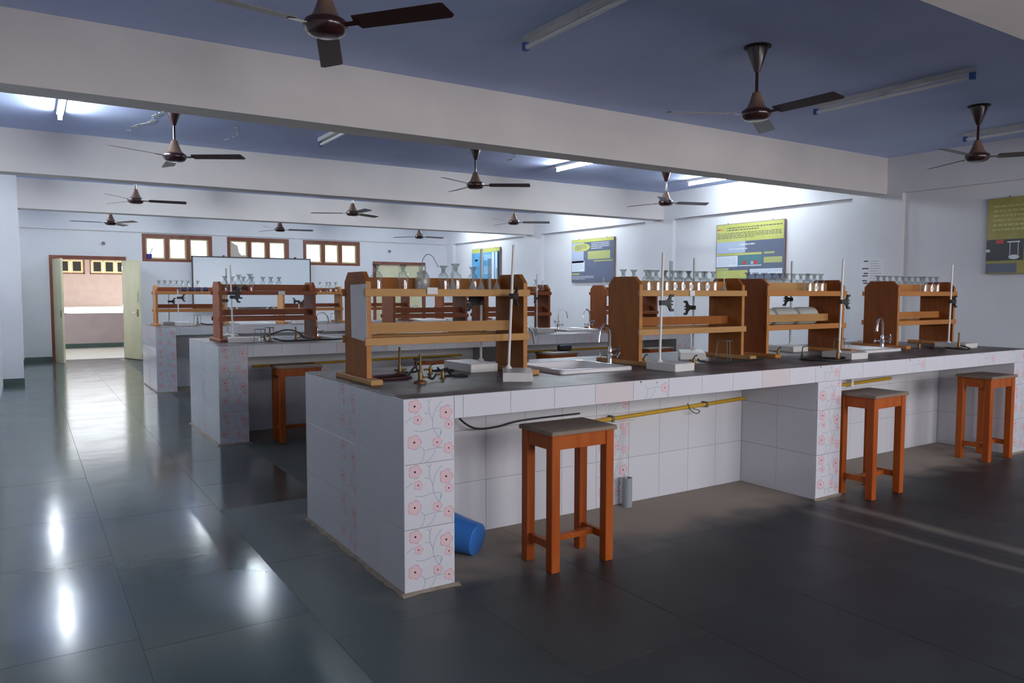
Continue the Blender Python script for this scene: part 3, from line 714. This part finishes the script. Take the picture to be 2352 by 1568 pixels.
# ------------------------------------------------------------------ retort stands
def clamp_mesh(m, x0, z, sx, y=0, t=.012, s=1.0):
    P = [(0, .014), (.030, .014), (.046, .020), (.055, .036), (.062, .046), (.086, .046), (.086, .032), (.070, .032), (.066, .020), (.066, .012), (.080, .012), (.080, .004), (.062, .002),
         (.062, -.004), (.080, -.006), (.080, -.014), (.066, -.014), (.066, -.022), (.070, -.034), (.086, -.034), (.086, -.048), (.062, -.048), (.055, -.038), (.046, -.022), (.030, -.014), (0, -.014)]
    m.prism([(x0+sx*u*s, z+v*s) for u, v in P], 'y', y-t/2, y+t/2)
def stand(x, y, rz, label, h=.70, clamps=(), lean=0, rod='rod_white', base=(.155, .27, .052), off=(0, -.07), group='white-based retort stands'):
    """x, y is the foot of the rod; base box offset towards -y in the stand's own frame"""
    t = thing('retort_stand', label, 'stand', (x, y, ZT), rz, group); w, d, hh = base
    MB().bbox(-w/2+off[0], w/2+off[0], -d/2+off[1], d/2+off[1], 0, hh, .003).build('base', 'stand_white', t)
    MB().lathe([(.020, 0), (.020, .006), (.013, .012), (.011, .02)], 12, (0, 0, hh)).build('rod_collar', 'rod_white', t, smooth=True)
    MB().tube([(0, 0, hh), (lean, 0, hh+h)], .0085, 10).build('rod', rod, t, smooth=True)
    for (z, sx, *ex) in clamps:
        m = MB(); lx = lean*(z-hh)/h; ang = ex[0] if ex else 0
        clamp_mesh(m, .004*sx, 0, sx, s=1.2); m.box(-.013, .013, -.012, .012, -.016, .016)
        c = m.build('clamp', 'iron_black', t, (lx, 0, z), (0, 0, ang-rz))
        MB().tube([(-.022*sx, 0, 0), (.0, 0, 0)], .004, 6).build('thumb_screw', 'wire_grey', c)
    return t
stand(2.428, 3.813, -.56, 'white retort stand in front of the funnel rack, beside the first sink', .735, ((.483, 1, .6),), .03, base=(.17, .31, .052), off=(.05, -.115))
stand(2.525, 4.305, 0, 'white retort stand behind the funnel rack with a large black clamp', .735, ((.465, -1), (.44, -1, -.4)), .006, base=(.20, .36, .055), off=(-.085, -.01))
stand(3.514, 3.66, .08, 'white retort stand before the crowded bottle rack, black clamp open towards the rack', .715, ((.44, 1),), .021, base=(.19, .25, .052), off=(.035, -.06))
stand(4.50, 4.31, -.75, 'grey retort stand behind the crowded bottle rack, black clamp pointing to the sink', .73, ((.39, -1),), .0, 'rod_grey', base=(.19, .40, .052), off=(-.02, -.16))
stand(5.292, 3.546, 0, 'white retort stand between the jar rack and the second sink', .72, ((.44, 1),), .026, base=(.21, .26, .05), off=(.085, .005))
stand(5.72, 4.315, 0, 'thin retort stand behind the plastic jars', .74, ((.452, -1),), .0, 'rod_grey', base=(.20, .30, .05), off=(-.09, -.03))
stand(7.30, 3.755, 0, 'white retort stand in front of the rack at the bench end', .73, ((.432, 1),), .025, base=(.21, .29, .045), off=(.095, -.02))
stand(6.95, 4.32, .2, 'low retort stand behind the end rack with a black clamp near the worktop', .10, ((.105, 1),), 0, base=(.13, .2, .045), off=(0, 0))
stand(1.79, 8.10, -.1, 'white retort stand beside the end upright of the middle bench rack with dark liquid', .74, ((.50, 1, -.2), (.46, 1, -.9)), -.01, base=(.28, .20, .05), off=(.09, -.06))
stand(1.845, 8.60, PI, 'grey retort stand behind the middle bench rack with dark liquid', .72, ((.42, -1),), 0, 'rod_grey', base=(.2, .2, .05), off=(0, 0))
stand(5.60, 8.11, -.3, 'white retort stand on the middle bench in front of the round flask', .70, ((.44, -1, .6),), 0, base=(.24, .22, .055), off=(.07, -.06))
stand(1.92, 13.06, PI, 'thin retort stand on the last bench below a row of small bottles', .44, ((.37, 1),), 0, 'rod_grey', base=(.2, .24, .05), off=(0, 0))
stand(1.985, 12.60, 0, 'white retort stand on the last bench before the blue test tube rack', .50, ((.43, 1),), 0, base=(.20, .24, .06), off=(.05, -.05))
stand(3.86, 12.60, 0, 'white retort stand with drooping clamp on the last bench', .34, ((.37, -1), (.345, 1)), 0, base=(.24, .24, .06), off=(.0, -.05))

# ------------------------------------------------------------------ burners, tripods, gas taps, hoses
def burner(x, y, label, h=.155, rz=0):
    t = thing('gas_burner', label, 'burner', (x, y, ZT), rz, 'brass gas burners')
    MB().lathe([(.038, 0), (.038, .006), (.028, .012), (.013, .018)], 16).build('base', 'bronze', t, smooth=True)
    MB().lathe([(.0125, .018), (.0125, .058), (.0105, .062)], 12).build('barrel', 'brass', t, smooth=True)
    MB().lathe([(.0075, .062), (.0075, h), (.0055, h)], 12, caps=False).build('tube', 'brass', t, smooth=True)
    MB().tube([(0, 0, .03), (.045, 0, .03)], .005, 8).build('gas_inlet', 'brass', t, smooth=True)
burner(1.845, 3.815, 'brass gas burner standing before the end upright of the funnel rack', .16)
burner(1.93, 4.28, 'reddish brass gas burner behind the funnel rack', .17)
burner(5.11, 3.43, 'brass gas burner with a wide hose loop near the worktop edge', .15, 0)
burner(7.18, 3.60, 'dark brass gas burner in front of the end retort stand', .15)
burner(2.12, 7.93, 'brass gas burner under a wire tripod on the middle bench', .14)
burner(2.40, 7.96, 'brass gas burner under the arched hose on the middle bench', .15)
burner(2.26, 12.60, 'brass gas burner under a wire tripod on the last bench', .13)
def tripod(x, y, label, h=.15, r=.055, disc=False):
    t = thing('wire_tripod', label, 'tripod', (x, y, ZT), .4, 'wire tripods')
    m = MB()
    if disc: m.lathe([(r*1.1, h-.003), (r*1.1, h), (0, h)], 18)
    else: m.tube([(r*math.cos(a), r*math.sin(a), h-.003) for a in [2*PI*k/18 for k in range(19)]], .003, 6, False)
    m.build('top', 'wire_grey', t)
    for k in range(3):
        a = 2*PI*k/3; MB().tube([(r*math.cos(a), r*math.sin(a), h-.004), (r*1.08*math.cos(a), r*1.08*math.sin(a), h*.3), (r*1.4*math.cos(a), r*1.4*math.sin(a), .003)], .003, 6).build('leg', 'wire_grey', t)
tripod(4.36, 3.86, 'wire tripod with a round plate before the crowded bottle rack', .155, .055, True)
tripod(5.62, 3.76, 'wire tripod with a round plate beside the second sink', .135, .045, True)
tripod(1.99, 7.80, 'bare wire tripod on the middle bench', .14)
tripod(2.12, 7.93, 'wire tripod standing over a burner on the middle bench', .15, .045)
tripod(2.26, 12.60, 'wire tripod standing over a burner on the last bench', .16, .055)
tripod(4.50, 12.70, 'wire tripod beside the end rack upright on the last bench', .16, .055)
def gastap(x, y, rz, label):
    t = thing('gas_tap', label, 'gas tap', (x, y, ZT), rz, 'brass gas taps')
    MB().lathe([(.022, 0), (.022, .004), (.011, .008), (.011, .04), (.007, .048)], 12).build('post', 'brass', t, smooth=True)
    MB().tube([(0, 0, .03), (-.045, 0, .032)], .0065, 8).build('nozzle', 'brass', t, smooth=True)
    MB().tube([(0, 0, .045), (.008, 0, .058), (.035, 0, .062)], .005, 6).build('lever', 'iron_black', t, smooth=True)
gastap(2.045, 3.93, 0, 'brass gas tap between the burner and the retort stand before the funnel rack')
gastap(2.10, 4.20, 0, 'brass gas tap under the funnel rack behind the hose loop')
gastap(3.98, 3.80, .1, 'brass gas tap beside the white base before the crowded bottle rack')
gastap(3.74, 4.05, .2, 'brass gas tap under the crowded bottle rack')
gastap(5.18, 4.02, 0, 'brass gas tap under the jar rack')
gastap(6.92, 3.82, .2, 'brass gas tap lying low before the end rack')
gastap(2.15, 8.25, 0, 'brass gas tap on the middle bench beside the arched hose')
def hose(pts, r, mt, label, name='rubber_hose', z=ZT):
    tag(MB().tube(smoothpath([(a, b, z+c+r) for a, b, c in pts]), r, 8).build(name, mt, None, smooth=True), label, 'hose')
hose([(1.895, 4.28, .024), (1.99, 4.27, .004), (2.05, 4.22, .022)], .006, 'rubber_black', 'short black hose joining burner and tap under the funnel rack')
hose([(1.89, 3.815, .024), (1.94, 3.85, .008), (2.0, 3.93, .024)], .006, 'rubber_black', 'short black hose joining burner and tap before the funnel rack')
hose([(2.085, 3.93, .03), (2.13, 3.95, .004), (2.22, 3.95, 0), (2.21, 4.01, 0), (2.12, 4.02, 0), (2.09, 3.98, .002)], .0065, 'rubber_black', 'black hose loop beside the gas tap before the funnel rack')
hose([(2.15, 4.20, .03), (2.20, 4.24, .006), (2.30, 4.27, 0), (2.28, 4.33, 0), (2.16, 4.33, 0)], .0065, 'rubber_black', 'black hose loop behind the funnel rack')
hose([(1.66, 4.10, 0), (1.70, 4.02, 0), (1.83, 4.02, 0), (1.92, 4.10, 0), (1.85, 4.17, 0), (1.72, 4.17, 0), (1.665, 4.11, .010)], .009, 'hose_maroon', 'dark maroon hose coil beside the end upright of the funnel rack')
hose([(4.02, 3.80, .03), (4.09, 3.83, .005), (4.22, 3.78, 0), (4.40, 3.76, 0), (4.55, 3.785, 0), (4.72, 3.795, 0)], .006, 'rubber_black', 'black hose running past the tripod feet')
hose([(3.69, 4.04, .03), (3.66, 3.98, .01), (3.70, 3.92, 0), (3.79, 3.97, 0), (3.90, 4.01, 0)], .006, 'rubber_black', 'black hose behind the white stand base of the crowded rack')
hose([(5.155, 3.43, .024), (5.23, 3.45, .01), (5.25, 3.52, 0), (5.18, 3.66, 0), (5.02, 3.68, 0), (4.93, 3.60, 0), (4.97, 3.46, 0), (5.06, 3.385, 0), (5.2, 3.40, 0)], .006, 'rubber_black', 'wide black hose loop round a burner near the worktop edge')
hose([(6.98, 3.82, .02), (7.02, 3.75, 0), (6.95, 3.70, 0), (7.05, 3.66, 0), (7.15, 3.70, 0), (7.11, 3.55, 0), (7.22, 3.52, .0), (7.225, 3.60, .024)], .006, 'rubber_black', 'tangled black hose before the end rack')
hose([(6.10, 4.28, 0), (6.2, 4.24, .012), (6.32, 4.28, .008), (6.2, 4.31, .004)], .011, 'rubber_black', 'black hose coil behind the second sink')
hose([(2.17, 8.24, .03), (2.28, 8.20, .08), (2.38, 8.16, .10), (2.48, 8.12, .07), (2.53, 8.08, .01)], .007, 'rubber_black', 'arched black hose on the middle bench')
hose([(2.17, 7.93, .024), (2.25, 7.88, 0), (2.45, 7.86, 0), (2.62, 7.88, 0), (2.78, 7.86, 0), (2.90, 7.92, 0)], .008, 'rubber_black', 'long black hose lying along the middle bench edge')
hose([(2.305, 12.60, .02), (2.40, 12.58, .0), (2.5, 12.60, 0), (2.7, 12.62, 0)], .010, 'rubber_black', 'black hose lying on the last bench beside a burner')
t = thing('tube_holder', 'dark metal test tube holder propped up beside the maroon hose', 'holder', (1.93, 4.04, ZT))
MB().tube([(-.07, 0, .006), (-.02, .0, .06), (.0, .0, .075)], .007, 6).build('grip', 'iron_black', t)
MB().tube([(.045, .01, .006), (0, 0, .055), (.0, .0, .09), (.025, .0, .11)], .006, 6).build('jaw', 'iron_black', t)
MB().tube([(-.01, 0, .10), (.045, 0, .10)], .003, 6).build('spring', 'wire_grey', t)
t = thing('bent_rod_support', 'thin bent iron rod with a hooked end before the jar rack', 'rod', (5.08, 3.73, ZT))
MB().tube([(0, 0, .003), (.012, 0, .05), (.02, .0, .085)], .004, 6).build('foot', 'iron_black', t)
MB().tube([(.045, .02, .003), (.03, .01, .05), (.02, 0, .085)], .004, 6).build('foot', 'iron_black', t)
MB().tube(smoothpath([(.02, 0, .085), (.10, .01, .092), (.18, .02, .105), (.24, .03, .135)]), .0035, 6).build('arm', 'iron_black', t)

# ------------------------------------------------------------------ under the benches
t = thing('gas_pipe', 'yellow gas pipe fixed along the wall under the bench beside a stool', 'pipe', (0, 0, 0), 0, 'yellow gas pipes')
MB().tube([(3.03, 3.895, .60), (4.63, 3.895, .652)], .014, 10).build('pipe', 'pipe_yellow', t, smooth=True)
MB().tube([(3.03, 3.88, .573), (3.55, 3.88, .583)], .006, 8).build('thin_pipe', 'paper', t, smooth=True)
for x, z in ((3.3, .61), (4.2, .638)): MB().box(x, x+.02, 3.878, 3.93, z-.02, z+.02).build('bracket', 'wire_grey', t)
MB().tube(smoothpath([(4.02, 3.895, .66), (4.03, 3.87, .61), (4.08, 3.86, .585), (4.12, 3.87, .60), (4.06, 3.88, .62)]), .003, 6).build('wire', 'cable', t)
t = thing('gas_pipe', 'yellow gas pipe under the bench between two stools', 'pipe', (0, 0, 0), 0, 'yellow gas pipes')
MB().tube([(4.95, 3.895, .655), (6.60, 3.895, .69)], .014, 10).build('pipe', 'pipe_yellow', t, smooth=True)
for x, z in ((5.0, .656), (5.98, .677)): MB().box(x, x+.035, 3.878, 3.93, z-.025, z+.05).build('bracket', 'paper', t)
t = thing('gas_pipe', 'yellow gas pipe under the middle bench behind its stools', 'pipe', (0, 0, 0), 0, 'yellow gas pipes')
MB().tube([(2.0, 8.14, .685), (4.5, 8.14, .70)], .014, 10).build('pipe', 'pipe_yellow', t, smooth=True)
MB().tube([(5.0, 8.14, .70), (7.4, 8.14, .70)], .014, 10).build('pipe', 'pipe_yellow', t, smooth=True)
tag(MB().tube(smoothpath([(2.03, 3.75, .835), (2.08, 3.80, .74), (2.22, 3.86, .655), (2.40, 3.90, .64), (2.60, 3.915, .66), (3.05, 3.915, .665)]), .006, 8).build('black_cable', 'cable', None, smooth=True), 'black cable drooping under the bench near the blue bucket', 'cable')
t = thing('drain_pipe', 'short grey drain pipe standing at the foot of the wall under the bench', 'pipe', (3.42, 3.86, 0))
MB().lathe([(.035, 0), (.035, .20), (.03, .20), (.03, .02)], 14, caps=False).build('pipe', 'pipe_grey', t, smooth=True)
MB().tube(smoothpath([(0, .05, .58), (.02, .04, .45), (-.01, .035, .3), (.0, .0, .17)]), .003, 6).build('thin_hose', 'paper', t)
t = thing('plastic_bucket', 'blue plastic bucket lying on its side behind the flowered pillar', 'bucket', (2.075, 3.575, .0865))
bk = MB().lathe([(0, 0), (.085, 0), (.09, .004), (.098, .10), (.110, .235), (.118, .237), (.118, .247), (.106, .247), (.092, .10), (.086, .01), (0, .01)], 28).build('body', 'bucket_blue', t, smooth=True)
bk.rotation_euler = Vector((-.50, .84, .135)).to_track_quat('Z', 'Y').to_euler()

# ------------------------------------------------------------------ ceiling fans
def make_fan(pale=False):
    t = link('ceiling_fan', None)                          # origin at hub centre, ceiling at ZC
    dz = ZC-2.80
    MB().lathe([(.012, .12), (.012, dz-.02)], 10).build('down_rod', 'fan_maroon', t, smooth=True)
    MB().lathe([(.02, dz-.19), (.035, dz-.15), (.075, dz-.03), (.078, dz-.015), (.0, dz-.012)], 18).build('canopy', 'fan_maroon', t, smooth=True)
    MB().lathe([(.10, dz-.008), (.10, dz), (0, dz)], 18).build('mounting_plate', 'dark_gap', t)
    MB().lathe([(.014, .17), (.03, .16), (.045, .11), (.065, .06), (.09, .035)], 20).build('bell', 'fan_tan', t, smooth=True)
    MB().lathe([(.06, -.045), (.09, -.035), (.108, -.012), (.113, .008), (.105, .028), (.085, .038), (.05, .04)], 26).build('motor', 'fan_maroon', t, smooth=True)
    for k in range(3):
        r = 2*PI*k/3
        bl = MB().prism([(.18, -.060), (.66, -.065), (.675, -.06), (.69, .045), (.67, .065), (.18, .058), (.165, .0)], 'z', -.002, .002).build('blade', 'fan_blade', t, (0, 0, .004), (math.radians(11)*math.cos(0), 0, r))
        bl.rotation_euler = Matrix.Rotation(r, 3, 'Z').to_euler() if False else (Matrix.Rotation(r, 3, 'Z') @ Matrix.Rotation(math.radians(-11), 3, 'X')).to_euler()
        MB().box(.09, .20, -.018, .018, -.006, -.002).build('blade_iron', 'fan_maroon', bl)
    return t
fan0 = make_fan(); first = True
FANS = [(1.33, 3.82, 68), (4.68, 3.88, 32), (7.95, 3.88, 63), (1.30, 8.22, 87), (4.78, 8.28, 88), (8.05, 8.30, 101), (1.41, 12.36, 114), (4.70, 12.28, 31), (7.85, 12.15, 89), (1.44, 16.5, 62), (4.60, 16.25, 110), (7.93, 16.4, 7)]
FLAB = ['dark maroon ceiling fan over the aisle end of the bench with stools', 'dark maroon ceiling fan on a long rod between two unlit tubes', 'dark maroon ceiling fan near the wall poster with glassware photos']
BLAB = ['dark ceiling fan in the bay with lit tubes, ', 'dark ceiling fan in the third bay, ', 'dark ceiling fan in the bay before the windows, ']
BL2 = ['on the aisle side', 'over the middle of the room', 'near the poster wall']
for i, (x, y, a) in enumerate(FANS):
    o = fan0 if i == 0 else dup(fan0, (x, y, 2.80))
    o.location = (x, y, 2.80); o.rotation_euler = (0, 0, math.radians(a))
    tag(o, FLAB[i] if i < 3 else BLAB[i//3-1]+BL2[i % 3], 'ceiling fan', 'ceiling fans')

# ------------------------------------------------------------------ tube lights
def tubelight(x, y0, y1, lit, label):
    t = thing('tube_light', label, 'light', (x, y0, ZC), 0, 'fluorescent tube lights'); l = y1-y0
    MB().bbox(-.032, .032, 0, l, -.045, 0, .004).build('batten', 'batten', t)
    MB().tube([(.0, .035, -.078), (.0, l-.035, -.078)], .017, 12).build('tube', 'tube_lit' if lit else 'tube_off', t, smooth=True)
    for a in (0, l-.035): MB().box(-.02, .02, a, a+.035, -.10, -.04).build('end_cap', 'cap_blue' if not lit else 'batten', t)
    MB().bbox(-.02, .02, l*.5-.05, l*.5+.05, -.062, -.045, .003).build('starter', 'batten', t)
tubelight(3.10, 3.22, 4.66, False, 'unlit tube light beside the nearest dark ceiling fan')
tubelight(6.57, 3.25, 4.74, False, 'unlit tube light between the long-rod fan and the poster wall')
tubelight(9.15, 3.2, 4.62, False, 'unlit tube light close to the wall poster with glassware photos')
tubelight(3.03, 7.5, 8.95, False, 'unlit tube light in the bay with lit tubes')
tubelight(.36, 7.62, 9.06, True, 'lit tube light over the aisle in the second bay')
tubelight(6.50, 7.45, 8.93, True, 'lit tube light over the middle of the second bay')
tubelight(9.12, 7.45, 8.90, True, 'lit tube light close to the big lime and slate poster')
tubelight(.36, 11.9, 13.3, True, 'lit tube light over the aisle in the third bay')
tubelight(3.06, 11.9, 13.3, True, 'lit tube light over the last bench')
tubelight(9.12, 11.8, 13.2, True, 'lit tube light close to the poster with a lime oval')
tubelight(6.50, 11.8, 13.2, True, 'added tube light brightening the middle of the third bay')  # unseen lamp, added to brighten the third bay
tubelight(3.06, 16.2, 17.6, True, 'added tube light brightening the bay before the whiteboard')  # added lamp out of view, lifts the light on the back wall
tubelight(6.50, 16.2, 17.6, True, 'added tube light brightening the bay by the window farthest from the open door')  # extra lamp nobody sees, added to light up the last bay
tubelight(.36, 16.2, 17.6, True, 'lit tube light over the aisle before the open door')
tubelight(9.12, 16.1, 17.5, True, 'lit tube light close to the blue poster')

# ------------------------------------------------------------------ on the walls
def poster(yl, yr, z0, z1, bgm, blocks, label, thick=.03):
    """hung on the right wall; u runs from yl (left) to yr, v down from the top"""
    t = thing('wall_poster', label, 'poster', (XR-.045, yl, z0)); w = yl-yr; h = z1-z0
    MB().box(0, thick, -w, 0, 0, h).build('board', 'poster_edge', t)
    names = [bgm]; m = MB()
    def mi(n):
        if n not in names: names.append(n)
        return names.index(n)
    def quad(u0, v0, u1, v1, n, d):
        x = -.0006-d*.0006
        m.mi(mi(n)).add([(x, -u0*w, (1-v0)*h), (x, -u0*w, (1-v1)*h), (x, -u1*w, (1-v1)*h), (x, -u1*w, (1-v0)*h)], [(0,1,2,3)])
    quad(.004, .004, .996, .996, bgm, 0)
    rnd = random.Random(int(yl*100))
    for b in blocks:
        k = b[0]
        if k == 'r': quad(*b[1:5], b[5], b[6] if len(b) > 6 else 1)
        elif k == 'e':
            _, cu, cv, ru, rv, n = b
            m.mi(mi(n)).add([(-.0016, -(cu+ru*math.cos(a))*w, (1-cv-rv*math.sin(a))*h) for a in [2*PI*q/28 for q in range(28)]], [tuple(range(28))])
        elif k == 't':                                     # lines of print
            _, u0, v0, u1, v1, rows, n = b
            for r in range(rows):
                v = v0+(v1-v0)*(r+.25)/rows; hh = (v1-v0)/rows*.42; u = u0
                ue = u1 if r < rows-1 else u0+(u1-u0)*.6
                while u < ue:
                    l = rnd.uniform(.012, .05); quad(u, v, min(u+l, ue), v+hh, n, 2); u += l+.010
    m.build('print', names, t)
    for q in (.17, .83): MB().tube([(.015, -w*q, h), (.02, -w*q, h+.02)], .006, 6).build('hanging_hook', 'iron_black', t)
poster(9.065, 7.68, 1.70, 2.625, 'poster_slate', [('r', .01, .01, .99, .325, 'poster_lime'), ('t', .17, .06, .97, .14, 2, 'ink'), ('t', .02, .07, .16, .13, 1, 'poster_red'), ('t', .02, .16, .97, .27, 4, 'ink'),
    ('r', .01, .325, .45, .53, 'poster_glare_print'), ('t', .36, .36, .75, .41, 1, 'poster_white'), ('t', .2, .44, .68, .48, 1, 'poster_white'), ('r', .01, .535, .69, .572, 'poster_lime'), ('r', .72, .535, .87, .567, 'poster_green'),  # pale patch at the left is glare painted into the slate colour
    ('r', .01, .58, .34, .775, 'poster_white'), ('t', .03, .60, .32, .76, 7, 'poster_glare_print'), ('r', .35, .58, .69, .755, 'poster_teal'), ('r', .35, .755, .69, .77, 'poster_white'), ('e', .445, .71, .03, .035, 'poster_red'), ('e', .605, .71, .033, .035, 'poster_red'), ('e', .555, .715, .02, .03, 'poster_glare_print'),
    ('r', .72, .625, .975, .725, 'poster_green'), ('r', .01, .795, .2, .835, 'poster_green'), ('r', .01, .84, .49, .985, 'poster_lime'), ('r', .525, .825, .98, .915, 'poster_white'), ('t', .54, .84, .97, .9, 3, 'poster_glare_print')], 'large lime and slate science poster with red flasks above the jar rack')
poster(13.14, 11.745, 1.70, 2.605, 'poster_slate', [('r', .005, .005, .995, .075, 'poster_lime'), ('r', .005, .08, .30, .55, 'poster_glare_print'), ('e', .24, .19, .215, .095, 'poster_lime'), ('t', .09, .13, .37, .25, 4, 'ink'), ('t', .48, .09, .9, .25, 4, 'poster_white'),
    ('r', .40, .29, .92, .475, 'poster_green'), ('r', .55, .505, .97, .53, 'poster_lime'), ('r', .01, .50, .325, .75, 'poster_white'), ('t', .03, .53, .3, .73, 6, 'poster_glare_print'), ('r', .01, .79, .2, .825, 'poster_lime'), ('t', .02, .85, .55, .94, 3, 'poster_white')], 'slate science poster with a lime oval in its corner')
poster(17.49, 16.08, 1.70, 2.62, 'poster_blue', [('r', .005, .005, .995, .12, 'poster_lime'), ('r', .02, .14, .40, .97, 'poster_blue'), ('t', .45, .18, .70, .34, 4, 'poster_white'), ('t', .45, .5, .70, .72, 5, 'poster_white'), ('r', .72, .13, .80, .97, 'poster_white'), ('r', .84, .13, .90, .97, 'poster_white'), ('r', .92, .1, .99, .98, 'poster_black'), ('r', .12, .3, .22, .35, 'poster_slate'), ('t', .05, .48, .30, .64, 4, 'poster_slate')], 'blue poster with a lime header and white columns')
poster(4.725, 3.33, 1.70, 2.617, 'poster_olive', [('r', .005, .545, .30, .825, 'poster_black'), ('r', .31, .545, .62, .825, 'poster_black'), ('r', .63, .545, .99, .825, 'poster_black'), ('e', .225, .78, .042, .03, 'poster_white'), ('r', .19, .59, .195, .77, 'poster_white', 2), ('r', .255, .59, .26, .77, 'poster_white', 2), ('r', .17, .575, .27, .59, 'poster_white', 2),
    ('e', .015, .69, .02, .02, 'poster_white'), ('r', .08, .55, .14, .6, 'poster_red', 2), ('r', .35, .6, .46, .73, 'poster_glare_print', 2), ('e', .40, .72, .08, .02, 'poster_white'), ('r', .005, .86, .25, .985, 'poster_slate'), ('t', .05, .08, .95, .45, 6, 'poster_lime')], 'olive poster with a row of dark glassware photos')
t = thing('paper_notice', 'white paper notice with dark words taped to the wall by the column', 'notice', (XC-.003, 6.36, 1.53)); m = MB().box(0, .002, -.36, 0, 0, .41)
m.build('sheet', 'paper', t); m = MB(); rnd = random.Random(5)
for r in range(11):
    z = .375-r*.034
    if r in (0, 3, 5, 6, 8, 9): m.mi(0).box(-.0008, -.0002, -.10-rnd.uniform(0, .02), -.02-rnd.uniform(0, .03), z, z+.017)
    m.mi(0).box(-.0008, -.0002, -.32+rnd.uniform(0, .06), -.14, z+.004, z+.008)
m.build('print', 'ink', t)
# whiteboard hung on the back wall over the feet of the windows
t = thing('whiteboard', 'large whiteboard with thin dark frame hung below the windows', 'whiteboard', (3.27, YB-.10, 1.10))
w, h = 2.79, 1.22
MB().box(.02, w-.02, .015, .04, .02, h-.02).build('panel', 'whiteboard', t)
MB().box(0, w, .0, .05, h-.025, h).box(0, .025, 0, .05, 0, h).box(w-.025, w, 0, .05, 0, h).box(0, w, 0, .05, 0, .025).build('frame', 'board_edge', t)
MB().box(.08, 1.2, -.07, 0, .0, .02).build('pen_tray', 'bronze', t)
for q in (.7, 2.4): MB().box(q, q+.03, .02, .10, h, h+.03).build('hanging_hook', 'iron_black', t)
# round lamp holders on the back wall
for x, z, l in ((1.48, 2.545, 'round white lamp holder on the wall above the open door'), (8.22, 2.577, 'round white lamp holder on the wall above the closed cream door')):
    t = thing('lamp_holder', l, 'lamp holder', (x, YB, z))
    MB().lathe([(.05, 0), (.05, .012), (.035, .02)], 20).build('plate', 'batten', t, (0, 0, 0), (PI/2, 0, 0), smooth=True)
    MB().lathe([(.028, .02), (.03, .05), (.022, .05), (.022, .025)], 16, caps=False).build('socket', 'iron_black', t, (0, 0, 0), (PI/2, 0, 0), smooth=True)
# things on the window sill
t = thing('blue_pot', 'dark blue pot with a brush standing in the window by the open door', 'pot', (2.40, YB+.035, 2.2305))
MB().lathe([(0, 0), (.045, 0), (.05, .004), (.058, .11), (.053, .11), (.045, .01)], 16, caps=False).build('pot', 'mug_blue', t, smooth=True)
MB().tube([(.0, 0, .02), (.02, -.0, .12), (.07, -.0, .24)], .008, 6).build('brush', 'iron_black', t)
t = thing('cardboard_piece', 'pale cardboard piece with a round lobe leaning in the window behind the whiteboard', 'cardboard', (4.16, YB+.035, 2.2305))
MB().prism([(0,0),(.28,0),(.30,.04),(.345,.06),(.36,.10),(.34,.14),(.30,.15),(.26,.13),(.20,.20),(.17,.36),(0,.46)], 'y', 0, .008).build('sheet', 'cardboard', t)
